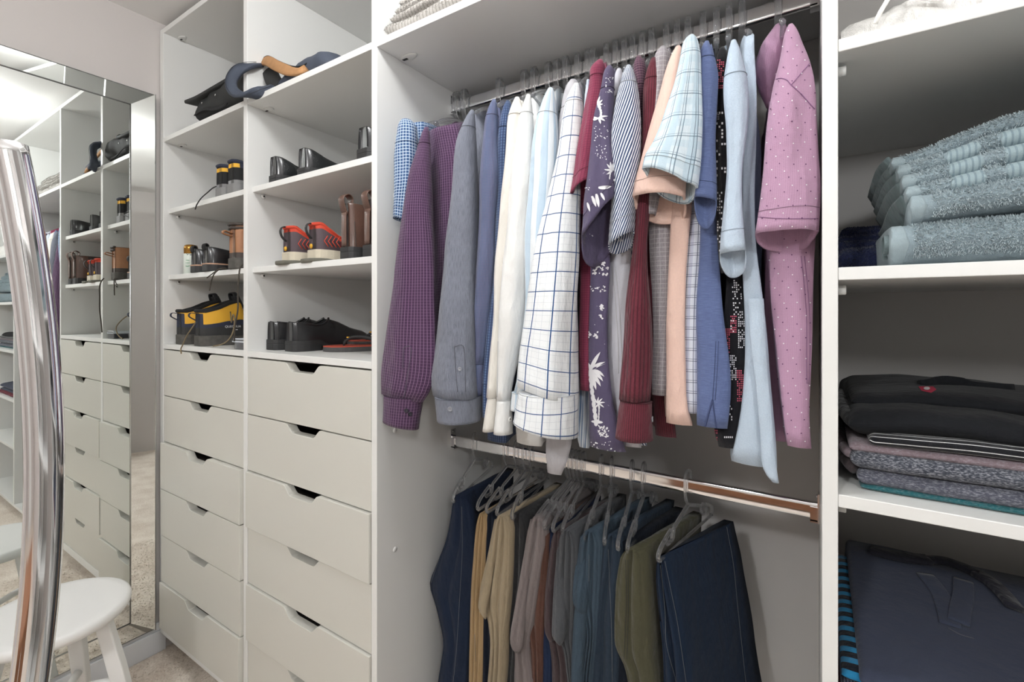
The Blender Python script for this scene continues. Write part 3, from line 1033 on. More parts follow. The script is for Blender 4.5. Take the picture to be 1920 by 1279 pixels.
shirt(7, 'white_shirt', 'plain white long-sleeved shirt between the ivory and the pale striped one', FB['white'], 1046,
      [(178, 987, 995), (221, 973, 1000), (300, 963, 1004), (373, 955, 1003), (480, 943, 1000), (614, 935, 988), (673, 933, 972), (727, 932, 958), (749, 932, 958)],
      cuff=[(749, 932, 960), (812, 925, 962)], k=1.2, seam_at=.14, body=[(240, 985, 1010), (500, 975, 1010), (700, 965, 1010), (790, 962, 1015), (835, 965, 1012)])
shirt(8, 'pale_stripe_shirt', 'white shirt with broad pale blue stripes', FB['palestripe'], 1062,
      [(166, 1028, 1037), (217, 1006, 1046), (261, 999, 1050), (331, 994, 1050), (401, 989, 1045), (480, 986, 1038), (599, 981, 1025), (718, 970, 1005), (735, 962, 1000)],
      cuff=[(735, 960, 1000), (768, 957, 996)], k=1.3, seam_at=.16)
shirt(9, 'grey_tail_shirt', 'light grey dotted shirt whose tail hangs below the windowpane cuff', FB['greytail'], 1083,
      [(151, 1069, 1081), (165, 1060, 1092), (185, 1054, 1094), (227, 1048, 1092), (300, 1044, 1086), (480, 1034, 1074)], Y=.90,
      body=[(250, 1050, 1090), (600, 1020, 1066), (800, 1020, 1068), (850, 1018, 1067), (880, 1022, 1060), (890, 1026, 1052)], bYf=.93)
shirt(10, 'windowpane_shirt', 'white long-sleeved shirt with blue windowpane lines', FB['window'], 1103,
      [(157, 1076, 1085), (188, 1060, 1093), (238, 1051, 1095), (317, 1037, 1094), (387, 1025, 1092), (444, 1013, 1090), (480, 1007, 1089), (584, 991, 1087), (658, 982, 1086), (735, 976, 1086)], Y=.845,
      cuff=[(735, 974, 1087), (802, 965, 1087)], hem=(-10, 14, 0), k=1.1, seam_at=.12, seammat=M['seam_white'])
shirt(26, 'ikat_shirt', 'blue and white streaked shirt showing only its hem beside the windowpane cuff', FB['ikat'], 1113,
      [(150, 1100, 1106), (180, 1096, 1112), (400, 1090, 1108)], Y=.90, body=[(300, 1094, 1110), (600, 1088, 1108), (730, 1084, 1108), (800, 1074, 1106), (840, 1086, 1104)], bYf=.93, seam=False)
shirt(11, 'maroon_shirt', 'maroon short-sleeved shirt with a fine birdseye weave', FB['maroon'], 1138,
      [(113, 1121, 1130), (127, 1106, 1136), (163, 1100, 1137), (230, 1089, 1132), (313, 1076, 1124), (345, 1068, 1124)], Y=.835, hem=(18, -14, 48),
      body=[(380, 1080, 1112), (500, 1087, 1110), (600, 1085, 1108), (733, 1084, 1106)], bYf=.89, k=1.2, seam_at=.10)
shirt(12, 'palm_print_shirt', 'purple short-sleeved shirt with white palm tree print', FB['hawaii'], 1155,
      [(124, 1139, 1147), (133, 1132, 1153), (163, 1126, 1153), (220, 1113, 1151), (280, 1110, 1153), (310, 1104, 1158), (345, 1094, 1162), (395, 1090, 1163)], Y=.835, hem=(46, -32, 92),
      body=[(430, 1105, 1142), (483, 1105, 1142), (579, 1103, 1137), (670, 1102, 1138), (764, 1101, 1146), (848, 1100, 1168)], bYf=.875, k=1.25, seam_at=.14, hem_from=.5, bhem=-.012)
shirt(13, 'pale_grey_shirt', 'pale grey shirt with a dark inner collar, behind the pinstriped sleeve', FB['lightgrey'], 1172,
      [(130, 1157, 1165), (140, 1152, 1168), (180, 1149, 1170), (243, 1147, 1168), (400, 1145, 1165), (455, 1150, 1176)], Y=.88,
      body=[(430, 1142, 1185), (470, 1144, 1182), (535, 1137, 1180), (623, 1135, 1178), (717, 1138, 1175), (776, 1144, 1180), (838, 1160, 1200)], bYf=.90, brip=.003)
shirt(14, 'pinstripe_shirt', 'navy and white pinstriped short-sleeved shirt', FB['pinstripe'], 1187,
      [(123, 1175, 1183), (138, 1167, 1190), (180, 1160, 1199), (230, 1154, 1202), (280, 1151, 1201), (330, 1149, 1199), (400, 1144, 1194), (442, 1142, 1192)], Y=.845, hem=(16, -8, 26), k=1.3, seam_at=.12,
      body=[(430, 1165, 1190), (520, 1164, 1186), (700, 1160, 1186), (835, 1190, 1212)], bYf=.93)
shirt(15, 'dark_plaid_shirt', 'dark maroon and grey small-plaid shirt right of the pinstriped sleeve', FB['darkplaid'], 1205,
      [(106, 1194, 1202), (122, 1186, 1212), (160, 1190, 1214), (220, 1192, 1212), (400, 1188, 1208), (440, 1188, 1206)], Y=.885)
shirt(16, 'corduroy_shirt', 'deep maroon corduroy long-sleeved shirt', FB['cord'], 1222,
      [(109, 1221, 1230), (130, 1212, 1236), (163, 1206, 1238), (230, 1202, 1236), (305, 1196, 1230), (395, 1192, 1222), (445, 1189, 1216), (510, 1182, 1217), (570, 1175, 1220), (647, 1167, 1221), (694, 1164, 1221), (750, 1163, 1220)], Y=.862,
      cuff=[(752, 1163, 1223), (822, 1154, 1226)], k=1.0, seam_at=.14, body=[(420, 1205, 1232), (600, 1215, 1244), (700, 1222, 1258), (770, 1226, 1264), (820, 1230, 1270)], bYf=.97)
shirt(17, 'linen_shirt', 'grey linen crosshatch short-sleeved shirt', FB['linen'], 1250,
      [(88, 1238, 1247), (100, 1228, 1256), (127, 1224, 1258), (195, 1220, 1258), (232, 1215, 1255), (300, 1205, 1246), (380, 1197, 1235), (405, 1198, 1228)], Y=.875,
      body=[(400, 1216, 1258), (495, 1216, 1256), (570, 1219, 1254), (640, 1221, 1252), (742, 1222, 1250)], bYf=.905, k=1.2, seam=False)
shirt(18, 'peach_shirt', 'peach linen short-sleeved shirt with a drooping pointed sleeve', FB['peach'], 1270,
      [(87, 1267, 1276), (110, 1255, 1285), (140, 1245, 1288), (195, 1232, 1290), (257, 1217, 1292), (340, 1196, 1294), (372, 1191, 1294)], Y=.85, hem=(-6, 8, 40), k=1.0,
      body=[(385, 1259, 1300), (445, 1254, 1290), (507, 1250, 1284), (640, 1246, 1281), (767, 1246, 1284), (800, 1248, 1298)], bYf=.885, seam=False, amax=.06, bhem=-.01)
shirt(19, 'light_plaid_shirt', 'light blue plaid short-sleeved shirt with a wide flared sleeve', FB['plaid'], 1290,
      [(66, 1292, 1301), (75, 1281, 1308), (102, 1275, 1312), (160, 1262, 1314), (232, 1242, 1315), (295, 1217, 1312), (338, 1211, 1307)], Y=.815, hem=(-24, 22, 30), k=1.0,
      body=[(395, 1295, 1318), (475, 1285, 1316), (545, 1280, 1313), (640, 1279, 1308), (775, 1280, 1306)], bodymat=FB['plaid2'], bYf=.90, seam=False, amax=.05)
shirt(20, 'slub_blue_shirt', 'mid blue slub cotton short-sleeved shirt with a notched side hem', FB['denimblue'], 1318,
      [(78, 1321, 1329), (95, 1312, 1335), (145, 1311, 1345), (195, 1313, 1343), (270, 1310, 1341), (320, 1306, 1342), (372, 1301, 1343)], Y=.835, hem=(-2, 8, 52), k=1.1,
      body=[(400, 1314, 1345), (482, 1312, 1348), (570, 1305, 1354), (640, 1304, 1359), (700, 1303, 1366), (755, 1303, 1365), (802, 1303, 1360)], bYf=.875, seam_at=.10, brip=.003)
shirt(21, 'black_print_shirt', 'black shirt printed with small red and white city windows', FB['black'], 1343,
      [(90, 1350, 1359), (105, 1343, 1366), (145, 1342, 1368), (195, 1340, 1370), (300, 1343, 1372), (400, 1346, 1372), (480, 1348, 1368), (512, 1352, 1366)], Y=.87,
      body=[(490, 1362, 1392), (535, 1364, 1392), (617, 1357, 1398), (673, 1358, 1398), (739, 1352, 1396), (800, 1330, 1384), (840, 1345, 1374)], bYf=.90, seam=False, brip=.002)
shirt(22, 'pale_blue_shirt', 'pale blue chambray shirt with a long shirt tail', FB['pale'], 1367,
      [(76, 1371, 1380), (109, 1362, 1392), (150, 1356, 1402), (191, 1357, 1405), (232, 1361, 1402), (315, 1361, 1394), (385, 1357, 1396), (445, 1354, 1398), (476, 1353, 1399)], Y=.835, hem=(0, -4, 46), k=1.1,
      body=[(66, 1398, 1414), (110, 1393, 1414), (150, 1395, 1417), (330, 1390, 1414), (453, 1392, 1418), (521, 1393, 1426), (604, 1398, 1434), (686, 1397, 1441), (792, 1385, 1447), (874, 1370, 1456)], bYf=.875, seam_at=.20, brip=.003)
shirt(24, 'grey_blue_shirt', 'grey blue chambray shirt half hidden between the pale blue and pink ones', FB['greyblue'], 1390,
      [(190, 1408, 1416), (220, 1406, 1420), (300, 1408, 1426), (420, 1410, 1428)], Y=.93, body=[(200, 1408, 1418), (330, 1410, 1427), (500, 1412, 1428), (640, 1412, 1430)], bYf=.99, seam=False, collar=False)
t, so, bo = shirt(23, 'pink_shirt', 'pink dobby short-sleeved shirt with tiny dots, rightmost on the rail', FB['pink'], 1458,
      [(46, 1478, 1487), (58, 1473, 1493), (66, 1470, 1497), (115, 1457, 1517), (153, 1447, 1526), (191, 1441, 1530), (233, 1436, 1530), (315, 1429, 1531), (350, 1425, 1533), (437, 1416, 1534)], Y=.832, hem=(0, 2, 30), k=1.0,
      body=[(395, 1440, 1530), (461, 1443, 1529), (549, 1445, 1526), (598, 1446, 1521), (686, 1457, 1519), (779, 1470, 1519), (840, 1477, 1522)], bYf=.865, amax=.07, seam=False, collar=False, brip=.002)
PINK = (t, so, bo)
(V, Fc, uv), Rg = tube([(47, 1452, 1473), (60, 1442, 1476), (80, 1429, 1474), (109, 1419, 1470), (137, 1416, 1464), (165, 1421, 1456), (190, 1430, 1448), (203, 1435, 1442)], .97, k=1.0, amax=.05, rip=.02, seed=77, inner=0)
obj('far_shoulder', V, Fc, FB['pink'], t, uv)
(V, Fc, uv), Rg = slab([(190, 1440, 1448), (480, 1436, 1452), (606, 1432, 1462), (740, 1442, 1476), (828, 1448, 1480)], .96, 1.28, dx=-.03, seed=78)
obj('back_panel', V, Fc, FB['pink'], t, uv)

# ---------------------------------------------------------------- flat prints and stitched details that hug the cloth
DG = None
def bvh_of(o):
    me = o.data
    mw = Vector(tuple(ORG[o]))
    return BVHTree.FromPolygons([tuple(v.co + mw) for v in me.vertices], [tuple(p.vertices) for p in me.polygons])
EYE = Vector((0, 0, E))
def hit(bv, px, py, lift=.0012):
    d = ray(px, py)
    loc, nrm, i, dist = bv.ray_cast(EYE, d)
    if loc is None:
        return None
    if nrm.dot(d) > 0: nrm = -nrm
    return np.array(loc + nrm * lift)
def print_polys(bv, polys, mat, parent, name='print', lift=.0012):
    """polygons drawn on the cloth: list of pixel outlines, each a fan around its centre"""
    V, Fc = [], []
    for pl in polys:
        c = np.mean(pl, axis=0)
        pc = hit(bv, *c, lift)
        if pc is None: continue
        ps = [hit(bv, *q, lift) for q in pl]
        ps = [q for q in ps if q is not None and np.linalg.norm(q - pc) < .06]
        if len(ps) < 3: continue
        n = len(V)
        V.append(pc); V += ps
        for i in range(len(ps)):
            Fc.append((n, n + 1 + i, n + 1 + (i + 1) % len(ps)))
    if V:
        return obj(name, V, Fc, mat, parent, smooth=False, kind='stuff' if len(polys) > 3 else None)
def stitch(bv, line, mat, parent, r=.0007, name='stitching', n=24, lift=.0006):
    ln_ = smoothline([(a, b, 0) for a, b in line], n)
    ps = [hit(bv, q[0], q[1], lift) for q in ln_]
    ps = [q for q in ps if q is not None]
    out = [ps[0]] if ps else []
    for q in ps[1:]:
        if np.linalg.norm(q - out[-1]) < .05 and np.linalg.norm(q - out[-1]) > 1e-5: out.append(q)
    if len(out) > 2:
        return obj(name, *wire(np.array(out), r, 5), mat, parent)
def button(bv, px, py, mat, parent, r=.0055):
    d = ray(px, py)
    loc, nrm, i, dist = bv.ray_cast(EYE, d)
    if loc is None: return
    if nrm.dot(d) > 0: nrm = -nrm
    q = nrm.to_track_quat('Z', 'Y')
    V, Fc = lathe([(r * .6, 0), (r, .0006), (r, .0020), (r * .75, .0024), (r * .6, .0017)], n=16)
    V = [tuple(loc + q @ Vector(v)) for v in V]
    b = obj('button', V, Fc, mat, parent)
    for sx in (-1, 1):
        V, Fc = lathe([(r * .12, .0017), (r * .12, .0026)], n=6)
        V = [tuple(loc + q @ (Vector(v) + Vector((sx * r * .25, 0, 0)))) for v in V]
        obj('thread', V, Fc, M['seam'], b)
def parts_of(t, nm):
    return [c for c in t.children if c.name.split('.')[0] == nm]
def find(name):
    return [s for s in SHIRTS if s[0].name.split('.')[0] == name][0]

def blob(cx, cy, rx, ry, rot=0.0, n=10, pinch=0.0):
    out = []
    for i in range(n):
        a = 2 * pi * i / n
        x, y = rx * cos(a), ry * sin(a) * (1 - pinch * cos(a))
        out.append((cx + x * cos(rot) - y * sin(rot), cy + x * sin(rot) + y * cos(rot)))
    return out
def leaf(x, y, ang, ln_, wd, bend=0.0):
    """tapering frond from (x, y)"""
    L, Rr = [], []
    for i in range(7):
        s = i / 6
        a = ang + bend * s
        cx, cy = x + ln_ * s * cos(a), y + ln_ * s * sin(a)
        w_ = wd * sin(pi * min(1, .12 + s * .88)) ** .8
        L.append((cx - sin(a) * w_, cy + cos(a) * w_)); Rr.append((cx + sin(a) * w_, cy - cos(a) * w_))
    return L + Rr[::-1]
# palm print
pt, pso, pbo = find('palm_print_shirt')
M['print_white'] = plain('white_print', (.80, .79, .81, 1), .9)
bvb, bvs = bvh_of(pbo), bvh_of(pso)
pal = []
for a, l, bd in ((-1.25, 42, .15), (-.95, 40, .5), (-.35, 28, .7), (.15, 30, .5), (.75, 34, .2), (1.15, 36, .1), (-1.6, 20, -.3)):
    pal.append(leaf(1107, 697, a, l, 3.6, bd))
trunk = []
for i in range(9):
    s = i / 8
    pal.append(blob(1107 + 4 * sin(2.2 * s) + 8 * s * s, 700 + 92 * s, 3.4 + .8 * s, 7.5, 0.0, 8))
pal.append(blob(1120, 791, 11, 3, .1))
for a in (-2.4, -1.8, -1.2, -.5, .3, 1.2, 2.0):
    pal.append(leaf(1122, 757, a, 13, 1.5, .3))
for i in range(5): pal.append(blob(1124 - i * .3, 764 + 6 * i, 1.4, 4))
rp = random.Random(3)
def speck(x0, x1, y0, y1, n, r0=1.0, r1=2.6):
    out = []
    for _ in range(n):
        out.append(blob(rp.uniform(x0, x1), rp.uniform(y0, y1), rp.uniform(r0, r1) * 1.3, rp.uniform(r0, r1) * .8, rp.uniform(0, 3), 7))
    return out
pal += speck(1112, 1140, 492, 516, 34) + speck(1104, 1136, 536, 547, 16, .8, 2) + speck(1104, 1122, 622, 634, 16) + speck(1122, 1142, 797, 820, 26) + speck(1102, 1170, 828, 858, 30, .8, 2)
pal += speck(1125, 1132, 572, 600, 8) + [blob(1128, 575, 3, 5)]
print_polys(bvb, pal, M['print_white'], pbo, 'palm_print')
sl = []
for a, l in ((-2.3, 15), (-1.9, 18), (-1.45, 18), (-1.0, 14), (-.4, 10), (.4, 8)): sl.append(leaf(1121, 198, a, l, 1.8, .15))
for i in range(6): sl.append(blob(1123 + 2 * sin(i * .7) + i * .8, 200 + 4 * i, 2.2, 3))
for a, l in ((-.5, 18), (.1, 14), (2.6, 14), (3.1, 12), (.9, 12)): sl.append(leaf(1122, 222, a, l, 2.0, .3))
sl += speck(1115, 1140, 232, 300, 36, .6, 1.4) + speck(1136, 1150, 140, 175, 18, .6, 1.3)
for a in (-2.7, -2.2, -1.7, -1.2, -.7, -.2, .4, 2.8, 2.1): sl.append(leaf(1148, 318, a, 15, 1.9, .35))
for i in range(4): sl.append(blob(1144 - i * .5, 322 + 4 * i, 1.2, 3))
sl += [leaf(1122, 352, .1, 24, 3.4, -.2), leaf(1110, 368, 1.2, 22, 3.0), leaf(1118, 364, 1.35, 26, 3.6), leaf(1102, 380, 1.3, 18, 2.2), leaf(1127, 362, 1.1, 16, 2.4)]
sl += [blob(1148, 250, 3, 8), blob(1150, 268, 4, 3), blob(1154, 338, 5, 3)] + speck(1095, 1106, 352, 358, 5, .8, 1.4)
print_polys(bvs, sl, M['print_white'], pso, 'palm_print')
# city-window print on the black shirt
kt, kso, kbo = find('black_print_shirt')
M['print_red'] = plain('red_print', (.62, .12, .18, 1), .9)
bvb, bvs = bvh_of(kbo), bvh_of(kso)
def cells(x0, x1, y0, y1, dx, dy, p, sh=0.0):
    out = []
    yy = y0
    while yy < y1:
        xx = x0
        while xx < x1:
            if rp.random() < p:
                o = sh * (yy - y0)
                out.append([(xx + o, yy), (xx + dx * .6 + o, yy), (xx + dx * .6 + o, yy + dy * .62), (xx + o, yy + dy * .62)])
            xx += dx
        yy += dy
    return out
wh = cells(1372, 1394, 525, 590, 3.6, 4.2, .45, .06) + cells(1384, 1396, 590, 652, 3.2, 4.0, .65) + cells(1366, 1380, 666, 712, 3.2, 4.0, .6) + cells(1370, 1378, 600, 640, 4, 5, .3)
wh += cells(1358, 1374, 818, 822, 3.4, 5, .9) + cells(1368, 1374, 760, 790, 3, 5, .35)
rd_ = cells(1370, 1380, 592, 624, 3.0, 4.2, .85) + cells(1358, 1368, 616, 660, 3.0, 3.6, .8) + cells(1382, 1396, 694, 752, 3.2, 4.0, .8) + cells(1328, 1346, 806, 832, 3.2, 4.4, .75)
print_polys(bvb, wh, M['print_white'], kbo, 'window_print')
print_polys(bvb, rd_, M['print_red'], kbo, 'window_print')
print_polys(bvs, cells(1346, 1356, 112, 165, 3.2, 4.0, .7, -.05), M['print_red'], kso, 'window_print')
print_polys(bvs, cells(1344, 1366, 210, 330, 4.6, 6.5, .22) + cells(1346, 1356, 360, 480, 3.4, 5.4, .4) + cells(1346, 1350, 214, 224, 2, 4, .9), M['print_white'], kso, 'window_print')
# dots on the pink shirt
dk, lt = [], []
for pl, (xa, xb, ya, yb) in ((0, (1430, 1530, 60, 430)), (1, (1445, 1522, 450, 838))):
    i = 0
    yy = ya
    while yy < yb:
        xx = xa + (i % 3) * 8
        while xx < xb:
            (dk if (i + int(xx)) % 2 else lt).append((pl, blob(xx + rp.uniform(-2, 2), yy + rp.uniform(-2, 2), 1.25, 1.25, 0, 6)))
            xx += 24
        yy += 13; i += 1
bv2 = [bvh_of(PINK[1]), bvh_of(PINK[2])]
M['dot_dark'] = plain('dark_dot', (.10, .03, .10, 1), .9)
for pl in (0, 1):
    print_polys(bv2[pl], [b for q, b in dk if q == pl], M['dot_dark'], PINK[1 + pl], 'dots')
    print_polys(bv2[pl], [b for q, b in lt if q == pl], M['print_white'], PINK[1 + pl], 'dots')
M['pinkseam'] = plain('pink_seam', (.26, .13, .25, 1), .9)
stitch(bv2[0], [(1447, 152), (1462, 147), (1475, 150), (1484, 160), (1505, 180), (1527, 205)], M['pinkseam'], PINK[1])
stitch(bv2[0], [(1484, 159), (1500, 140), (1517, 120)], M['pinkseam'], PINK[1])
stitch(bv2[0], [(1422, 407), (1470, 410), (1533, 410)], M['pinkseam'], PINK[1], r=.0005)
for dxx in (0, 6):
    stitch(bv2[1], [(1502 + dxx, 480), (1508 + dxx, 540), (1512 + dxx, 600), (1512 + dxx, 690), (1513 + dxx * .5, 720)], M['pinkseam'], PINK[2], r=.0005)
# other shirts: plackets, buttons and side seams
for nm, cuffbtn, lines in (('purple_shirt', [(762, 770), (769, 776)], [[(757, 652), (771, 652), (765, 700), (758, 745)], [(757, 652), (755, 690)]]),
                           ('grey_shirt', [(844, 767)], [[(852, 650), (869, 650), (872, 700), (873, 735)], [(852, 650), (854, 690), (858, 735)]]),
                           ('corduroy_shirt', [(1222, 786)], []),
                           ('white_shirt', [(956, 786)], [[(934, 640), (933, 700), (932, 745)]])):
    tt, s_, b_ = find(nm)
    cf = parts_of(tt, 'cuff')[0]
    bc, bs = bvh_of(cf), bvh_of(s_)
    for q in cuffbtn: button(bc, q[0], q[1], M['button_dark'] if nm == 'purple_shirt' else (M['button_white'] if nm == 'white_shirt' else M['button']), cf)
    for l in lines: stitch(bs, l, M['seam'] if nm != 'white_shirt' else M['seam_white'], s_, name='placket_seam')
tt, s_, b_ = find('grey_shirt'); button(bvh_of(s_), 862, 692, M['button'], s_, .0045)
tt, s_, b_ = find('slub_blue_shirt'); bb_ = bvh_of(b_)
M['blueseam'] = plain('blue_seam', (.05, .07, .16, 1), .9)
for dxx in (0, 5): stitch(bb_, [(1342 + dxx, 640), (1340 + dxx, 690), (1336 + dxx, 750)], M['blueseam'], b_, r=.0005)
stitch(bb_, [(1336, 750), (1330, 770), (1322, 800)], M['blueseam'], b_, r=.0016, name='hem_slit')
stitch(bb_, [(1336, 750), (1339, 775), (1343, 803)], M['blueseam'], b_, r=.0012, name='hem_slit')
tt, s_, b_ = find('pale_grey_shirt'); bb_ = bvh_of(b_)
for dxx in (0, 6): stitch(bb_, [(1148 + dxx, 500), (1154 + dxx, 560), (1159 + dxx, 640), (1160 + dxx, 700)], M['seam_white'], b_, r=.0005)
# pale blue shirt tail
tt, s_, b_ = find('pale_blue_shirt')
(V, Fc, uv), Rg = tube([(560, 1402, 1432), (700, 1414, 1441), (800, 1424, 1447), (870, 1427, 1454), (895, 1436, 1458), (905, 1448, 1460)], .862, k=.6, rip=.03, seed=91, inner=0, amax=.02)
obj('shirt_tail', V, Fc, FB['pale'], tt, uv)

# ---------------------------------------------------------------- trousers on the lower rail
TR = {}
def denim(name, col, var=.22):
    col = tuple(c * .80 for c in col[:3]) + (1,)
    return fabric(name, col, var=var, fine=1100, streak=(500, 40, tuple(min(1, c * 1.5) for c in col[:3]) + (1,), .14), bump=.3, sheen=.03)
def twill(name, col, var=.10):
    col = tuple(c * .86 for c in col[:3]) + (1,)
    return fabric(name, col, var=var, fine=900, bump=.3)
tm = [denim('dark_blue_denim', C(28, 40, 62)), twill('tan_twill', C(180, 152, 112)), denim('navy_denim', C(24, 31, 46)), twill('beige_twill', C(164, 148, 122)),
      twill('charcoal_twill', C(44, 44, 46)), twill('taupe_twill', C(126, 116, 114)), twill('rust_twill', C(94, 62, 50)), denim('blue_denim', C(38, 52, 82)),
      twill('plum_brown_twill', C(72, 58, 60)), twill('grey_heather_twill', C(78, 80, 84), .25), denim('washed_blue_denim', C(66, 82, 96)), denim('mid_blue_denim', C(44, 57, 72)),
      denim('midnight_denim', C(22, 29, 42)), twill('olive_twill', C(78, 76, 56)), denim('deep_blue_denim', C(26, 42, 64))]
M['stitch_tan'] = plain('faded_stitch', (.13, .14, .15, 1), .9)
M['stitch_dark'] = plain('dark_stitch', (.03, .03, .035, 1), .9)
def trousers(i, name, label, hook, rows, dx, lobes=2, back=None, leg=None, seams=(), Yf=.955, seamcol=None, tscale=1.0, lobe_d=.012, knee=None):
    hx = P(hook, 870, RY)[0]
    last = rows[-1]
    rows = list(rows) + [(last[0] + 150, last[1] - (0), last[2])]
    t = empty(name, label, 'trousers', (hx, RY, H(-.52)), 'trousers on the lower rail')
    bk = list(back) + [(back[-1][0] + 150, back[-1][1] + 22)] if back else None
    (V, Fc, uv), Rg = slab(rows, Yf, 1.215, dx=dx, seed=i + 40, lobes=lobes, lobe_d=lobe_d, back=bk, nz=40, ns=10, hb=.010, wave=.003, round_top=.06, tscale=tscale)
    b = obj('legs', V, Fc, tm[i], t, uv)
    bv = bvh_of(b)
    for q in seams:
        stitch(bv, q, seamcol or M['stitch_tan'], b, r=.0005)
    if knee:
        (V, Fc, uv), Rg = tube(knee, (Yf + .03, Yf - .010), k=1.0, seed=i + 80, inner=0, amax=.04, rip=.10, crease=.004)
        obj('knee_fold', V, Fc, tm[i], t, uv)
    if leg:
        (V, Fc, uv), Rg = tube(leg, Yf + .01, k=1.4, seed=i + 60, inner=0, amax=.05)
        obj('rear_leg', V, Fc, tm[i], t, uv)
    return t
def E2(rows, y=1300): return rows
TRS = [
 ('jeans', 'dark blue jeans, leftmost on the lower rail, bulging toward the panel', 890, [(931, 846, 872), (967, 842, 876), (1030, 827, 880), (1090, 806, 878), (1118, 794, 876), (1130, 797, 874), (1151, 808, 872), (1221, 828, 870), (1260, 822, 868), (1300, 814, 866)], -.005, 2,
  [[(846, 955), (832, 1020), (806, 1100)], [(866, 950), (867, 1030), (862, 1120), (856, 1220), (850, 1279)]], None),
 ('chinos', 'tan chinos next to the leftmost jeans', 950, [(965, 894, 912), (1030, 886, 906), (1092, 881, 904), (1131, 880, 903), (1225, 877, 901), (1300, 877, 898)], .01, 3, [[(890, 1190), (892, 1240)]], None),
 ('jeans', 'navy jeans showing a narrow strip between tan chinos and beige chinos', 970, [(962, 908, 930), (1100, 903, 924), (1300, 898, 922)], .01, 2, [], None),
 ('chinos', 'beige chinos with a knotted fold at the knee', 985, [(970, 926, 952), (1053, 913, 950), (1100, 903, 947), (1138, 897, 945), (1150, 901, 944), (1162, 911, 943), (1209, 918, 940), (1300, 910, 934)], .015, 3, [], None),
 ('trousers', 'charcoal trousers between beige and taupe chinos', 997, [(966, 953, 986), (1053, 948, 984), (1209, 940, 976), (1300, 935, 968)], .015, 2, [[(962, 980), (960, 1080), (952, 1200), (948, 1279)]], None),
 ('chinos', 'taupe grey chinos with a rounded knee fold', 1066, [(972, 993, 1018), (1022, 983, 1015), (1131, 967, 1000), (1195, 956, 988), (1215, 958, 984), (1226, 964, 984), (1300, 961, 996)], .02, 2, [], None),
 ('trousers', 'rust brown trousers beside the taupe chinos', 1072, [(990, 1009, 1022), (1084, 1000, 1019), (1151, 980, 1016), (1178, 981, 1014), (1217, 992, 1010), (1300, 996, 1008)], .02, 2, [], None),
 ('jeans', 'mid blue jeans showing one narrow upright strip', 1079, [(990, 1017, 1032), (1131, 1013, 1031), (1300, 1009, 1029)], .025, 1, [], None),
 ('trousers', 'plum brown trousers left of the grey heather pair', 1086, [(998, 1034, 1052), (1112, 1022, 1048), (1178, 1020, 1046), (1205, 1027, 1050), (1240, 1032, 1058), (1300, 1034, 1060)], .03, 2, [[(1042, 1215), (1048, 1250), (1050, 1279)]], None),
 ('trousers', 'dark grey heather trousers with a rolled knee fold', 1094, [(998, 1047, 1078), (1092, 1040, 1077), (1190, 1036, 1073), (1203, 1042, 1072), (1225, 1056, 1074), (1300, 1067, 1080)], .03, 3, [[(1058, 1215), (1066, 1279)]], None),
 ('jeans', 'washed light blue jeans with a bunched knee fold', 1128, [(1000, 1087, 1124), (1092, 1078, 1121), (1130, 1074, 1118), (1144, 1080, 1116), (1160, 1092, 1114), (1200, 1098, 1112), (1300, 1090, 1108)], .045, 3, [[(1104, 1040), (1104, 1090)]],
  [(1120, 1082, 1108), (1150, 1076, 1106), (1268, 1071, 1100), (1420, 1069, 1100)]),
 ('jeans', 'mid blue jeans right of the washed pair', 1147, [(1006, 1130, 1160), (1092, 1116, 1160), (1170, 1104, 1154), (1300, 1097, 1150)], .055, 2, [[(1140, 1030), (1146, 1160), (1148, 1279)]], None),
 ('jeans', 'midnight blue jeans just left of the olive trousers', 1185, [(1016, 1156, 1176), (1100, 1150, 1176), (1300, 1148, 1172)], .06, 1, [], None),
 ('trousers', 'olive green trousers left of the rightmost jeans', 1207, [(1034, 1164, 1202), (1112, 1152, 1208), (1180, 1149, 1211), (1230, 1149, 1212), (1244, 1156, 1212), (1256, 1166, 1214), (1300, 1174, 1218)], .075, 2, [[(1173, 1050), (1174, 1130), (1170, 1236)], [(1177, 1050), (1178, 1130), (1175, 1236)]], None),
]
KNEE = {3: [(975, 927, 938), (1053, 913, 930), (1100, 902, 922), (1128, 898, 916), (1142, 896, 914), (1154, 903, 914), (1160, 908, 912)],
        5: [(975, 994, 1006), (1060, 978, 1000), (1131, 966, 990), (1180, 957, 984), (1205, 955, 982), (1218, 960, 978), (1223, 966, 972)],
        8: [(1005, 1034, 1044), (1112, 1022, 1036), (1160, 1020, 1038), (1185, 1021, 1042), (1200, 1028, 1040)],
        9: [(1005, 1047, 1062), (1092, 1040, 1062), (1160, 1038, 1064), (1188, 1036, 1062), (1202, 1038, 1058), (1208, 1046, 1054)],
        10: [(1006, 1088, 1106), (1060, 1081, 1106), (1110, 1075, 1104), (1132, 1074, 1102), (1144, 1079, 1098), (1149, 1086, 1094)]}
TYF = [.955, .962, .970, .936, .966, .936, .948, .966, .952, .936, .936, .946, .966, .940]
for i, (nm, lab, hk, rows, dx, lb, sm, leg) in enumerate(TRS):
    trousers(i, nm, lab, hk, rows, dx, lb, leg=leg, knee=KNEE.get(i), Yf=TYF[i], seams=sm, seamcol=M['stitch_dark'] if i in (4, 8, 13) else None)
trousers(14, 'jeans', 'deep blue jeans, rightmost on the lower rail, seen broadside', 1290,
         [(1046, 1227, 1246), (1092, 1223, 1256), (1154, 1225, 1272), (1209, 1227, 1284), (1279, 1229, 1296)], .1, 2,
         back=[(981, 1366), (1061, 1380), (1154, 1390), (1279, 1403)], tscale=.62, lobe_d=.018,
         seams=[[(1246, 1052), (1256, 1100), (1270, 1170), (1286, 1279)], [(1238, 1060), (1246, 1140), (1250, 1210), (1268, 1279)], [(1362, 988), (1375, 1060), (1383, 1140), (1398, 1279)]])
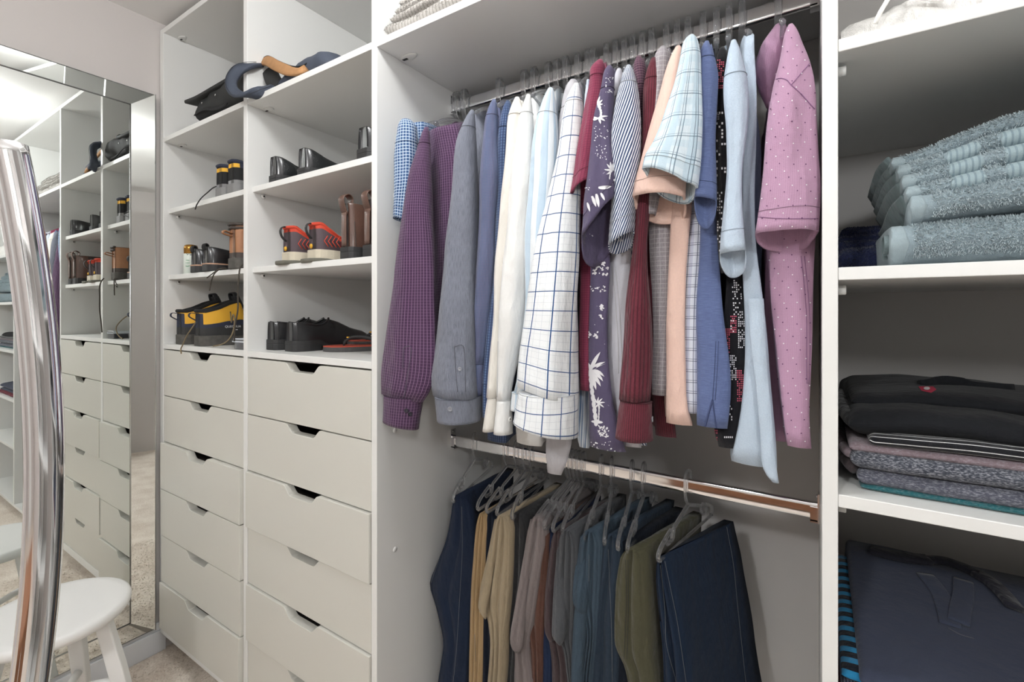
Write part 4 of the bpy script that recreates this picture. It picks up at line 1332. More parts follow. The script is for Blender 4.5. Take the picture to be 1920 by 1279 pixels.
TL = [q[1] for q in TRS] + ['deep blue jeans, rightmost on the lower rail, seen broadside']
TF = [(q[3][0][1] + q[3][0][2]) / 2 for q in TRS] + [1232]
for i, hk in enumerate([q[2] for q in TRS] + [1290]):
    hx = P(hk, 870, RY)[0]
    fx = P(TF[i], 1000, .955)[0]
    # the bar runs from the front fold of its trousers back past the hook
    yaw = math.atan2(fx - hx, RY - .955) * .75
    short = TL[i].split(',')[0].split(' with ')[0].split(' showing ')[0]
    place_hanger(H2, (hx, RY, H(RZ[1]) + .0118), yaw, 'clear clip hanger holding the ' + ' '.join(short.split()[:10]), 'clear hangers on the lower rail')

# ---------------------------------------------------------------- soft folded slabs
def fold(name, mat, parent, X0, X1, Yf, Yb, zb, th, zof=None, thf=None, end=.012, seed=0, nx=44, nr=36, fr=.5, droop=0.0, uvs=True, lump=.003, yof=None, sub=None, ly=0.0):
    """one folded layer: rounded front fold running along x, soft ends"""
    Rg = []
    xs = np.concatenate([X0 + end * (1 - np.cos(np.linspace(0, pi / 2, 7))), np.linspace(X0 + end, X1 - end, nx)[1:-1], X1 - end + end * np.sin(np.linspace(0, pi / 2, 7))])
    for x in xs:
        e0 = min(1.0, max(0.0, (x - X0) / end)); e1 = min(1.0, max(0.0, (X1 - x) / end))
        sc_ = max(.06, sqrt(max(0, 1 - (1 - e0) ** 2)) * sqrt(max(0, 1 - (1 - e1) ** 2)))
        h = th * (thf(x) if thf else 1.0)
        zo = zof(x) if zof else 0.0
        yo = yof(x) if yof else 0.0
        ring = []
        ry = h * fr
        n2 = nr // 2
        for j in range(nr):
            if j < n2:                                # front half-round from bottom to top
                a = -pi / 2 + pi * j / (n2 - 1)
                y = Yf + yo + ry * (1 - cos(a)); z = h / 2 + h / 2 * sin(a)
            else:
                s = (j - n2 + 1) / (nr - n2)
                if s < .5:
                    y = Yf + yo + ry + (Yb - Yf - ry) * (s * 2); z = h
                else:
                    y = Yb - (Yb - Yf - yo - ry) * ((s - .5) * 2) * .98; z = 0
            zz = h / 2 + (z - h / 2) * sc_
            pt = np.array([x, y, H(zb) + zo + zz])
            k_ = (y - Yf) / (Yb - Yf)
            pt[2] += ly * k_ * (z / h)
            pt[2] -= droop * (1 - e0) * .5
            nn = fn((pt[0] * 16 + seed, pt[1] * 12, pt[2] * 20)) * lump
            pt[2] += nn * (z / h)
            pt[1] += nn * (1 - k_) * 1.2
            ring.append(pt)
        Rg.append(ring)
    V, Fc, uv = rings(np.array(Rg))
    return obj(name, V, Fc, mat, parent, uv), np.array(Rg)

def tufts(name, o, mat, parent, n, ln_=.006, wd=.0016, seed=0, cond=None, lean=(-.25, -.1, -.35)):
    n = int(n * 11.0); ln_ *= .62; wd *= .34
    """terry loops standing on the surface of a towel layer"""
    me = o.data
    rg = np.random.default_rng(seed)
    off = ORG[o]
    vs = np.array([v.co[:] for v in me.vertices]) + off
    tri = []
    for p in me.polygons:
        q = list(p.vertices)
        if len(q) == 4: tri += [(q[0], q[1], q[2]), (q[0], q[2], q[3])]
    tri = np.array(tri)
    a, b, c = vs[tri[:, 0]], vs[tri[:, 1]], vs[tri[:, 2]]
    nn = np.cross(b - a, c - a)
    ar = np.linalg.norm(nn, axis=1)
    nn = nn / (ar[:, None] + 1e-12)
    ctr = (a + b + c) / 3
    if (np.einsum('ij,ij->i', a - vs.mean(0), np.cross(b - vs.mean(0), c - vs.mean(0)))).sum() < 0:
        nn = -nn
    # only the faces the room can see
    ok = (nn[:, 1] < .35) & (nn[:, 2] > -.75) & (ctr[:, 1] < 1.25)
    if cond is not None: ok &= cond(ctr)
    wgt = ar * ok
    idx = rg.choice(len(tri), n, p=wgt / wgt.sum())
    r1, r2 = rg.random(n), rg.random(n)
    sw = r1 + r2 > 1
    r1[sw], r2[sw] = 1 - r1[sw], 1 - r2[sw]
    p = a[idx] + (b - a)[idx] * r1[:, None] + (c - a)[idx] * r2[:, None]
    nr = nn[idx] + rg.normal(0, .45, (n, 3)) + np.array(lean)
    nr /= np.linalg.norm(nr, axis=1)[:, None]
    sd = np.cross(nr, rg.normal(0, 1, (n, 3)))
    sd /= np.linalg.norm(sd, axis=1)[:, None] + 1e-9
    L = ln_ * rg.uniform(.6, 1.2, n)[:, None]
    V = np.stack([p - sd * wd, p + sd * wd, p + nr * L + sd * wd * .7, p + nr * L - sd * wd * .7], 1).reshape(-1, 3)
    me2 = bpy.data.meshes.new(name)
    me2.vertices.add(n * 4)
    me2.vertices.foreach_set('co', (V - off).astype(np.float32).ravel())
    me2.loops.add(n * 4)
    me2.loops.foreach_set('vertex_index', np.arange(n * 4, dtype=np.int32))
    me2.polygons.add(n)
    me2.polygons.foreach_set('loop_start', np.arange(0, n * 4, 4, dtype=np.int32))
    me2.update(calc_edges=True)
    me2.materials.append(mat)
    q = bpy.data.objects.new(name, me2)
    COL.objects.link(q)
    q.parent = parent
    q['kind'] = 'stuff'
    ORG[q] = off
    return q

M['terry'] = fabric('grey_blue_terry', C(180, 194, 199), var=.25, fine=600, sheen=.3)
M['terry_ground'] = fabric('grey_blue_terry_ground', C(140, 156, 163), var=.25, fine=600, sheen=.1)  # ground cloth darker than the loops: shade between them put into its colour
M['terry_band'] = fabric('grey_blue_woven_band', C(152, 170, 176), [('v', .0065, .0022, 0, C(118, 138, 146), .8)], var=.08, sheen=.1)
M['terry_navy'] = fabric('navy_terry', C(34, 42, 78), var=.3, fine=600, sheen=.3)
M['terry_grey'] = fabric('grey_ribbed_terry', C(168, 164, 158), [('v', .010, .003, 0, C(120, 116, 112), .6)], var=.2, sheen=.2)
M['towel_end'] = fabric('grey_blue_towel_edge', C(104, 118, 120), var=.25, fine=500)
M['hem'] = fabric('grey_blue_hem', C(152, 168, 174), var=.06)

# grey-blue bath towels
xb1 = .70
rise_ = lambda x: .040 * float(sstep(.10, .24, x)) + .02 * float(sstep(.22, .5, x))
t = empty('bath_towel', 'folded grey blue terry towel at the bottom of the towel pile', 'towel', (.35, .9, H(.0615)), 'grey blue towels on the shelf')
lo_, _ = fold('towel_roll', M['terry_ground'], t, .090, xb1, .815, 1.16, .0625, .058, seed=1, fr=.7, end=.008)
tufts('terry_loops', lo_, M['terry'], lo_, 9000, .0075, .0013, 1, cond=lambda c: c[:, 0] > .108)
fold('hem_band', M['hem'], lo_, .087, .107, .8135, 1.1, .0620, .0595, seed=1, fr=.7, end=.005, nx=6)
obj('inner_fold', *ribbon(np.array([(.087, .842 + .018 * cos(a) * (1 - a * .08), H(.0625) + .029 + .016 * sin(a) * (1 - a * .08)) for a in np.linspace(-1.2, 4.6, 28)]), (1, 0, 0), .010, .003), M['towel_end'], t)
t = empty('bath_towel', 'larger folded grey blue towel with ribbed bands on top of the pile', 'towel', (.35, .95, H(.125)), 'grey blue towels on the shelf')
zz = .121
XS_ = [.112, .109, .106, .103, .098]
for i, (th, yf, xs_, sd) in enumerate(((.044, .822, .112, 2), (.026, .836, .109, 3), (.026, .848, .106, 4), (.026, .862, .103, 5), (.024, .880, .098, 6))):
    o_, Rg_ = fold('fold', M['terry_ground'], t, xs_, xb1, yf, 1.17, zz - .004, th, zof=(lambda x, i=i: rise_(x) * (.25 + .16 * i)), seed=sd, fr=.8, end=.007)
    def cnd(ctr, i=i):
        if i == 0: return ctr[:, 0] > .128
        inb = ((ctr[:, 0] > .152) & (ctr[:, 0] < .186)) | ((ctr[:, 0] > .205) & (ctr[:, 0] < .33))
        return (~inb | (i == 4)) & (ctr[:, 0] > XS_[i] + .014)
    tufts('terry_loops', o_, M['terry'], o_, 7000 if i == 0 else 4200, .0072, .0013, 10 + i, cond=cnd)
    if 0 < i < 4:
        for xa, xb_ in ((.152, .187), (.205, .33)):
            fold('woven_band', M['terry_band'], o_, xa, xb_, yf - .003, 1.0, zz - .006, th + .003, zof=(lambda x, i=i: rise_(x) * (.25 + .16 * i)), seed=sd, fr=.8, end=.004, nx=12, lump=.0006)
    fold('hem_band', M['hem'], o_, xs_ - .003, xs_ + .014, yf - .0015, 1.1, zz - .005, th + .0015, zof=(lambda x, i=i: rise_(x) * (.25 + .16 * i)), seed=sd, fr=.8, end=.004, nx=6)
    # drooping corner folds at the towel's left end
    pp = [(xs_ + .002, yf + .03, H(zz) + th * .5), (xs_ - .006, yf + .07, H(zz) + th * .3), (xs_ - .008, yf + .14, H(zz) - .004), (xs_ - .004, yf + .24, H(zz) - .002)]
    obj('end_fold', *ribbon(smoothline(pp, 16), (-.5, .15, 1), .046 - .004 * i, .005), M['towel_end'], o_)
    zz += th * .72
t = empty('hand_towel', 'dark navy terry towel tucked left of the grey blue towels', 'towel', (.06, 1.1, H(.0615)))
for i, (x0_, x1_, yf, zb_, th) in enumerate(((.034, .30, .98, .0625, .05), (.033, .26, 1.02, .105, .02), (.036, .24, 1.05, .122, .018), (.045, .22, 1.07, .137, .018))):
    o_, _ = fold('fold', M['terry_navy'], t, x0_, x1_, yf, 1.3, zb_, th, seed=30 + i, fr=.8, end=.01)
    tufts('terry_loops', o_, M['terry_navy'], o_, 2600, .005, .0012, 40 + i)

# grey ribbed towels on the shelf above the shirts
xg = XP[2][1]
t = empty('ribbed_towel', 'folded grey ribbed towel lying on the shelf above the shirts', 'towel', (xg + .2, .9, H(.678)), 'grey towels above the shirts')
o_, _ = fold('fold', M['terry_grey'], t, xg + .012, xg + .62, .812, 1.2, .679, .046, seed=51, fr=.9, end=.02, zof=lambda x: .004 * sin(x * 25))
tufts('terry_loops', o_, M['terry_grey'], o_, 3000, .005, .0012, 55, cond=lambda c: (c[:, 2] > H(.700)))
t = empty('ribbed_towel', 'folded grey ribbed towel on top of the other grey towel', 'towel', (xg + .2, .9, H(.725)), 'grey towels above the shirts')
for i, (a, b, yf, zb_, th) in enumerate(((.018, .60, .826, .724, .026), (.024, .58, .836, .748, .024), (.03, .56, .846, .770, .03))):
    o_, _ = fold('fold', M['terry_grey'], t, xg + a, xg + b, yf, 1.2, zb_, th, seed=52 + i, fr=.9, end=.016, zof=lambda x: .003 * sin(x * 22))
    tufts('terry_loops', o_, M['terry_grey'], o_, 2600, .005, .0012, 58 + i)

# crumpled white linen on the top right shelf
t = empty('white_linen', 'crumpled white linen cloth on the top right shelf', 'cloth', (.3, 1.0, H(.382)))
nx, ny = 60, 30
V, uvv = [], []
for i in range(nx):
    for j in range(ny):
        u_, v_ = i / (nx - 1), j / (ny - 1)
        x = .032 + .62 * u_; y = .812 + .40 * v_
        e = min(1, u_ * 14 + .25, (1 - u_) * 9, v_ * 12, (1 - v_) * 6)
        h = (.040 + .045 * float(sstep(.08, .30, u_)) + .05 * float(sstep(.15, .6, v_)) * float(sstep(.02, .2, u_))) * sqrt(max(0, e))
        h += (.016 * fn((x * 26, y * 22, 3)) + .008 * abs(fn((x * 60, y * 50, 7)))) * e
        V.append((x, y, H(.3825) + max(.0, h))); uvv.append((x, y))
Fc = [(i * ny + j, (i + 1) * ny + j, (i + 1) * ny + j + 1, i * ny + j + 1) for i in range(nx - 1) for j in range(ny - 1)]
M['linen_white'] = fabric('white_linen', C(238, 236, 232), var=.04, bump=.5)
obj('cloth', V, Fc, M['linen_white'], t, np.array(uvv))
for i, pp in enumerate(([(.075, .83, .455), (.085, .815, .43), (.075, .806, .405), (.07, .806, .392)], [(.10, .84, .462), (.12, .815, .44), (.11, .808, .42), (.14, .81, .40)])):
    obj('tie_string', *ribbon(smoothline([(a, b, H(c)) for a, b, c in pp], 14), (1, 0, 0), .006, .0012), M['linen_white'], t)

# ---------------------------------------------------------------- folded clothes, third shelf
KN = {}
KN['teal'] = fabric('teal_jersey', C(30, 92, 98), var=.25, heather=.15)
KN['grey'] = fabric('grey_heather_jersey', C(78, 80, 92), var=.2, heather=.35)
KN['dark'] = fabric('dark_heather_jersey', C(58, 62, 72), var=.3, heather=.5)
KN['mauve'] = fabric('mauve_jersey', C(128, 112, 118), var=.2, heather=.25)
KN['black'] = fabric('black_jersey', C(20, 22, 26), var=.1, sheen=.05, bump=.12)
KN['stripe'] = fabric('black_white_trim', C(20, 21, 26), [('u', .0085, .0013, .002, C(220, 220, 220), .95)], var=.05)
KN['brown'] = fabric('brown_knit', C(64, 56, 58), var=.2)
KN['polo'] = fabric('slate_navy_pique', C(58, 64, 82), var=.14, fine=700, bump=.10)
KN['polodark'] = fabric('navy_collar_rib', C(42, 42, 52), var=.14)
KN['tealstripe'] = fabric('teal_black_stripe', C(40, 130, 176), [('u', .024, .0125, 0, C(18, 22, 32), 1)], var=.06)
KN['maroon'] = fabric('maroon_jersey', C(96, 26, 40), var=.15)
KN['navydot'] = fabric('navy_dotted', C(30, 36, 56), [('v', .004, .001, 0, C(120, 130, 150), .7)], var=.1)
z0_ = -.257
def single(name, label, cat, mat, X0, X1, Yf, Yb, zb, th, group, **kw):
    t = empty(name, label, cat, ((X0 + X1) / 2, (Yf + Yb) / 2, H(zb)), group)
    o, Rg = fold('folded_body', mat, t, X0, X1, Yf, Yb, zb, th, **kw)
    return t, o, Rg
g3 = 'folded tops on the third shelf'
single('folded_top', 'folded teal top peeking out at the bottom of the dark pile', 'sweater', KN['teal'], .056, .62, .838, 1.2, z0_ + .0005, .009, g3, seed=61, fr=.9, end=.02, lump=.001)
single('folded_top', 'folded slate grey heather top above the teal one', 'sweater', KN['grey'], .052, .62, .834, 1.2, z0_ + .006, .026, g3, seed=62, fr=.8, end=.012, lump=.002)
t, o_, _ = single('folded_top', 'folded charcoal heather sweater with a mauve top ply', 'sweater', KN['dark'], .044, .62, .829, 1.2, z0_ + .030, .027, g3, seed=63, fr=.8, end=.014, lump=.002)
fold('upper_ply', KN['mauve'], t, .043, .62, .838, 1.2, z0_ + .053, .013, seed=64, fr=.8, end=.010, lump=.002)
obj('cuff_roll', *wire(smoothline([(.045, .850, H(z0_) + .048), (.040, .88, H(z0_) + .046), (.037, .95, H(z0_) + .045), (.036, 1.08, H(z0_) + .045)], 16), .007, 10), KN['mauve'], t)
obj('under_sleeve', *wire(smoothline([(.050, .850, H(z0_) + .026), (.039, .88, H(z0_) + .034), (.0345, .95, H(z0_) + .06), (.0345, 1.08, H(z0_) + .065)], 16), .008, 10), KN['brown'], t)
single('folded_top', 'black folded top with white striped trim under the black polo', 'sweater', KN['stripe'], .066, .60, .834, 1.2, z0_ + .063, .019, g3, seed=65, fr=.9, end=.008, zof=lambda x: .004 * sin((x - .06) * 12), lump=.001)
t, o_, Rg_ = single('polo_shirt', 'black folded polo shirt with a small red and white badge, topmost of its pile', 'polo shirt', KN['black'], .043, .60, .846, 1.2, z0_ + .073, .036, g3, seed=66, fr=.9, end=.02, ly=.016, zof=lambda x: .008 * float(sstep(.05, .14, x)) - .012 * float(sstep(.16, .3, x)))
# second, softly folded upper layer and the collar
fold('upper_ply', KN['black'], t, .050, .58, .915, 1.2, z0_ + .100, .026, seed=67, fr=1.4, end=.02, zof=lambda x: .008 * float(sstep(.05, .14, x)) - .006 * float(sstep(.2, .35, x)))
obj('collar', *ribbon(smoothline([PZ(1728, 722, -.124), PZ(1766, 714, -.118), PZ(1806, 718, -.120), PZ(1832, 726, -.124), PZ(1900, 730, -.124)], 20), (0, .3, 1), .016, .012), KN['black'], t)
bv = bvh_of([c for c in t.children if c.name.startswith('upper_ply')][0])
M['badge_red'] = plain('red_badge', (.45, .03, .07, 1), .8)
M['badge_white'] = plain('white_badge', (.62, .60, .60, 1), .8)
print_polys(bv, [[(1722, 726), (1750, 726), (1756, 732), (1746, 738), (1728, 734)]], M['badge_red'], t, 'badge')
print_polys(bv, [blob(1738, 731, 6, 3, 0, 10)], M['badge_white'], t, 'badge', .0024)
obj('rolled_sleeve', *wire(smoothline([(.056, .862, H(z0_) + .088), (.045, .90, H(z0_) + .094), (.041, .97, H(z0_) + .098), (.041, 1.08, H(z0_) + .10)], 16), .011, 10), KN['stripe'], t)

# ---------------------------------------------------------------- polo pile, fourth shelf
z0_ = -.575
g4 = 'folded tops on the lowest visible shelf'
single('folded_top', 'folded maroon top at the left bottom of the polo pile', 'sweater', KN['maroon'], .0305, .55, .815, 1.15, z0_ + .001, .020, g4, seed=71, fr=.9, end=.014)
single('folded_top', 'folded navy dotted top under the striped one', 'sweater', KN['navydot'], .033, .55, .830, 1.18, z0_ + .018, .014, g4, seed=72, fr=.9, end=.012, ly=.018)
single('folded_top', 'folded teal and black striped top showing left of the polo', 'sweater', KN['tealstripe'], .034, .55, .845, 1.2, z0_ + .028, .020, g4, seed=73, fr=.9, end=.016, ly=.036, nx=30)
t, o_, Rg_ = single('polo_shirt', 'large slate navy polo shirt folded flat on the lowest visible shelf', 'polo shirt', KN['polo'], .055, .58, .835, 1.235, z0_ + .034, .024, g4, seed=74, fr=.9, end=.010, ly=.050, lump=.002)
bv = bvh_of(o_)
def hl(pts, lift): return [q for q in (hit(bv, a, b, lift) for a, b in pts) if q is not None]
for nm, pts, w_ in (('collar', [(1632, 1036), (1660, 1044), (1700, 1052), (1742, 1056)], .030), ('collar', [(1832, 1082), (1860, 1100), (1884, 1124), (1904, 1148)], .026), ('collar_stand', [(1740, 1056), (1770, 1058), (1800, 1068), (1836, 1082)], .020)):
    q = hl(pts, .007)
    if len(q) > 2: obj(nm, *ribbon(smoothline(q, 18), (.2, 1, 0), w_, .008), KN['polodark'], t)
q = hl([(1734, 1078), (1752, 1100), (1766, 1122), (1776, 1150), (1782, 1176)], .002)
if len(q) > 2: obj('placket', *ribbon(smoothline(q, 16), (1, .2, 0), .026, .003), KN['polo'], t)
q = hl([(1806, 1092), (1806, 1120), (1800, 1150), (1798, 1172)], .004)
if len(q) > 2: obj('placket', *ribbon(smoothline(q, 16), (1, .2, 0), .026, .004), KN['polo'], t)
for a, b in ((1762, 1104), (1798, 1156)):
    button(bv, a, b, M['button_dark'], t, .005)
stitch(bv, [(1778, 1178), (1800, 1190), (1826, 1198)], M['seam'], t)

# ---------------------------------------------------------------- shoes
def footprint(L, W, fr_):
    xs = [0, .03, .08, .16, .30, .45, .60, .72, .82, .90, .96, 1.0]
    ws = [.34, .56, .68, .74, .70, .72, .90, 1.0, .97, .82, .56, .22]
    return L * fr_, W / 2 * np.interp(fr_, xs, ws)

def shoe(name, label, group, loc, rz, L=.29, W=.10, heel=.022, sole=.014, hx=(0, .05, .15, .28, .40, .52, .70, .88, 1.0), hz=(.085, .085, .080, .075, .085, .090, .068, .055, .038),
         op=(.02, .42), gap=.62, zones=None, mats=None, depth=.05, solemat=None, collar=None, cat='shoe', sole_over=1.07, lining=None, taper=.9, welt=None):
    """shoe built heel at the origin, toe along +x; zones(i fraction along, j fraction up) -> part key"""
    t = empty(name, label, cat, (0, 0, 0), group)
    fr_ = np.concatenate([[0, .012, .03, .055], np.linspace(.09, .95, 26), [.975, .992, 1.0]])
    m = 11
    secs = []
    for f in fr_:
        x, w = footprint(L, W, f)
        h = float(np.interp(f, hx, hz)) 
        z0 = sole if f > .32 else sole + (heel - sole) * float(sstep(.36, .28, f) if False else (1 - sstep(.26, .40, f)))
        inside = float(sstep(op[0], op[0] + .03, f) * (1 - sstep(op[1] - .06, op[1], f)))
        g = w * gap * (inside ** .5 if inside > 0 else 0)
        if f <= op[0] + .015: g = w * gap
        pts = []
        for k in range(m):
            tau = k / (m - 1)
            y = g + (w - g) * max(0.0, cos(tau * pi / 2)) ** taper
            z = z0 + (h - z0) * sin(tau * pi / 2) ** .95
            y *= 1 + .05 * sin(pi * min(1, tau * 1.6)) * (1 if f > .1 else .4)
            pts.append((y, z))
        # lining
        fl = z0 + .012
        lin = [(g * .90, h - .004), (g * .88, h - (h - fl) * .5 * inside), (g * .86, h - (h - fl) * .95 * inside)]
        xo = lambda z: -.10 * max(0, 0) 
        secs.append((x, pts, lin, h, z0, f))
    def build(keyf):
        groups = {}
        for i in range(len(secs) - 1):
            for s in (1, -1):
                for k in range(m - 1):
                    key = keyf(.5 * (secs[i][5] + secs[i + 1][5]), (k + .5) / (m - 1))
                    q = []
                    for a, b in ((i, k), (i + 1, k), (i + 1, k + 1), (i, k + 1)):
                        x, pts, lin, h, z0, f = secs[a]
                        q.append((x, s * pts[b][0], pts[b][1]))
                    groups.setdefault(key, []).append(q if s < 0 else q[::-1])
        for a in (0, len(secs) - 1):                   # back and toe closing faces
            for k in range(m - 1):
                x, pts, lin, h, z0, f = secs[a]
                key = keyf(f, (k + .5) / (m - 1))
                q = [(x, pts[k][0], pts[k][1]), (x, -pts[k][0], pts[k][1]), (x, -pts[k + 1][0], pts[k + 1][1]), (x, pts[k + 1][0], pts[k + 1][1])]
                groups.setdefault(key, []).append(q[::-1] if a == 0 else q)
        for i in range(len(secs) - 1):                 # inside and closed vamp strip
            for s in (1, -1):
                chain = lambda a: [(secs[a][0], s * secs[a][1][-1][0], secs[a][1][-1][1])] + [(secs[a][0], s * y, z) for y, z in secs[a][2]] + [(secs[a][0], 0, secs[a][2][-1][1])]
                A, B = chain(i), chain(i + 1)
                for k in range(len(A) - 1):
                    groups.setdefault('lining', []).append([A[k], B[k], B[k + 1], A[k + 1]] if s < 0 else [A[k + 1], B[k + 1], B[k], A[k]])
        return groups
    kf = zones or (lambda f, v: 'upper')
    for key, quads in build(kf).items():
        V, Fc, seen = [], [], {}
        for q in quads:
            ids = []
            for p in q:
                r = tuple(round(c, 6) for c in p)
                if r not in seen:
                    seen[r] = len(V); V.append(p)
                if seen[r] not in ids: ids.append(seen[r])
            if len(ids) >= 3: Fc.append(tuple(ids))
        mm = (mats or {}).get(key) or (mats or {}).get('upper')
        if key == 'lining': mm = lining or mm
        obj(key, V, Fc, mm, t)
    if collar:
        q_ = [(x, pts[-1][0], h) for x, pts, lin, h, z0, f in secs if op[0] - .02 <= f <= op[1] - .05]
        ring_ = [(x, -y, z) for x, y, z in reversed(q_)] + [(x, y, z) for x, y, z in q_]
        obj('collar', *wire(smoothline(ring_, 40), collar[0], 8), collar[1], t)
    # sole
    def outline(k, f0=0, f1=1):
        fs = [f for f in fr_ if f0 <= f <= f1]
        a = [footprint(L, W, f) for f in fs]
        c = .008
        pts = [(x * (1 + .02) - .003, w * k + .001) for x, w in a]
        return pts + [(x, -y) for x, y in reversed(pts)]
    def slabz(pts, z0f, z1f):
        n = len(pts)
        V = [(x, y, z0f(x)) for x, y in pts] + [(x, y, z1f(x)) for x, y in pts]
        return V, [tuple(range(n - 1, -1, -1)), tuple(range(n, 2 * n))] + [(i, (i + 1) % n, n + (i + 1) % n, n + i) for i in range(n)]
    top = lambda x: (sole + (heel - sole) * (1 - float(sstep(.26, .40, x / L)))) + .002
    bot = lambda x: .0 if heel - sole < .004 else (max(0, heel - sole - .006) * 0)
    if heel - sole > .006:
        V, Fc = slabz(outline(sole_over), lambda x: top(x) - sole, top)
        bevel(obj('sole', V, Fc, solemat or M['rubber'], t, smooth=False), .002)
        V, Fc = slabz(outline(sole_over, 0, .30), lambda x: 0.0, lambda x: heel - sole + .003)
        bevel(obj('heel', V, Fc, solemat or M['rubber'], t, smooth=False), .002)
    else:
        V, Fc = slabz(outline(sole_over), lambda x: 0.0, top)
        bevel(obj('sole', V, Fc, solemat or M['rubber'], t, smooth=False), .003)
    if welt:
        V, Fc = slabz(outline(sole_over * 1.01), lambda x: top(x) - .0035, lambda x: top(x) + .001)
        obj('welt', V, Fc, welt, t, smooth=False)
    t.location = loc
    t.rotation_euler = (0, 0, rz)
    return t

def twin(src, loc, rz, label):
    c = copy_tree(src)
    c.location = loc
    c.rotation_euler = (0, 0, rz)
    c['label'] = label
    return c
def lpart(name, VF, mat, t):
    """part given in the shoe's own frame"""
    V, Fc = VF
    o = obj(name, V, Fc, mat, t)
    return o
RZ90 = pi / 2        # toe pointing into the closet
M['blk_leather'] = plain('black_leather', (.018, .018, .020, 1), .28, bump=.12, bscale=420, coat=.25)
M['blk_pebble'] = plain('black_pebbled_leather', (.016, .018, .019, 1), .30, bump=.55, bscale=260, coat=.2)
M['blk_fabric'] = plain('black_fabric', (.012, .012, .013, 1), .9, bump=.2, bscale=700)
M['navy_shoe'] = plain('navy_nubuck', (.025, .030, .055, 1), .8, bump=.15, bscale=500)
M['yellow'] = plain('yellow_nylon', (.78, .42, .035, 1), .75, bump=.1, bscale=600)
M['dk_rand'] = plain('black_rand', (.028, .028, .028, 1), .75, bump=.1, bscale=400)
M['grey_sole'] = plain('worn_grey_rubber', (.085, .080, .072, 1), .85, bump=.5, bscale=120, var=.45, vscale=60)
M['ltgrey_sole'] = plain('light_grey_rubber', (.22, .22, .22, 1), .7, bump=.2, bscale=200)
M['tan_lea'] = plain('tan_leather', (.36, .16, .07, 1), .5, bump=.25, bscale=200, var=.25, vscale=25)
M['brn_lea'] = plain('brown_leather', (.105, .055, .040, 1), .38, bump=.25, bscale=200, var=.3, vscale=22, coat=.15)
M['dk_brn'] = plain('dark_brown_padding', (.055, .042, .036, 1), .6, bump=.2, bscale=300)
M['red'] = plain('red_mesh', (.60, .060, .028, 1), .75, bump=.35, bscale=700)
M['dkred'] = plain('dark_red_mesh', (.13, .022, .026, 1), .8, bump=.4, bscale=700)
M['plum'] = plain('plum_grey_panel', (.09, .065, .075, 1), .75, bump=.2, bscale=500)
M['bone'] = plain('bone_foam', (.62, .56, .44, 1), .7, bump=.4, bscale=90, var=.15, vscale=40)
M['olive_rub'] = plain('olive_grey_rubber', (.13, .125, .10, 1), .8, bump=.3, bscale=120)
M['lace'] = plain('khaki_lace', (.22, .17, .10, 1), .9, bump=.6, bscale=900)
M['lace_dark'] = plain('dark_lace', (.06, .05, .04, 1), .9, bump=.6, bscale=900)
M['peachwelt'] = plain('natural_welt', (.55, .33, .22, 1), .7)
M['white_print2'] = plain('logo_white', (.75, .76, .78, 1), .7)
M['flip_red'] = plain('red_foam', (.52, .085, .05, 1), .8, bump=.3, bscale=300)
M['flip_grey'] = plain('dark_grey_foam', (.075, .072, .072, 1), .85, bump=.3, bscale=300)
M['gold'] = plain('bronze_cap', (.42, .22, .05, 1), .25, .9)
M['can'] = plain('pale_can', (.72, .78, .72, 1), .3)

def base_at(px, py, Z):
    p = PZ(px, py, Z); return p
ZB = [SH[i][1] for i in range(5)]    # shelf top heights relative to the eye
# --- yellow hiking boots, bay one bottom shelf
zs = ZB[4]
def zb_boot(f, v):
    if v < .17: return 'rand'
    if v < .31: return 'quarter'
    if f > .50: return 'vamp'
    if f < .022 and v < .75: return 'heel_strip'
    if v < .76: return 'ankle_panel'
    return 'cuff'
mats = {'upper': M['navy_shoe'], 'rand': M['dk_rand'], 'quarter': M['navy_shoe'], 'ankle_panel': M['yellow'], 'cuff': M['blk_fabric'], 'vamp': M['blk_fabric'], 'heel_strip': M['navy_shoe']}
pA = PZ(367, 645, zs)
boot = shoe('hiking_boot', 'yellow and navy hiking boot on the right of its pair', 'yellow hiking boots', (-1.885, .812, H(zs)), RZ90 - .06, L=.295, W=.108, heel=.036, sole=.032,
            hx=(0, .06, .20, .34, .46, .56, .70, .88, 1.0), hz=(.128, .126, .138, .158, .168, .140, .100, .082, .062), op=(.02, .50), gap=.74, zones=zb_boot, mats=mats, solemat=M['grey_sole'], lining=M['blk_fabric'], sole_over=1.10, collar=(.0070, M['blk_fabric']))
def bootparts(b):
    lp = [(-.002, 0, .118), (-.022, 0, .120), (-.026, 0, .108), (-.006, 0, .094)]
    lpart('pull_loop', ribbon(smoothline(lp, 14), (0, 1, 0), .012, .0025), M['navy_shoe'], b)
    for a in (.118, .138):
        pass
    lpart('tongue', ribbon(smoothline([(.15, 0, .13), (.135, 0, .165), (.125, 0, .186)], 10), (0, 1, 0), .062, .010), M['blk_fabric'], b)
    lpart('tongue_loop', ribbon(smoothline([(.128, -.026, .166), (.120, -.020, .192), (.118, 0, .197), (.120, .020, .192), (.128, .026, .166)], 18), (1, 0, .2), .016, .004), M['blk_fabric'], b)
    ll = [(.160, -.034, .112), (.150, -.042, .125), (.135, -.046, .138)]
    lpart('lace', wire(smoothline(ll, 10), .0024, 6), M['lace'], b)
bootparts(boot)
ORG_b = None
pB = PZ(330, 642, zs)
boot2 = twin(boot, (-2.048, .818, H(zs)), RZ90 - .02, 'yellow and navy hiking boot on the left of its pair')
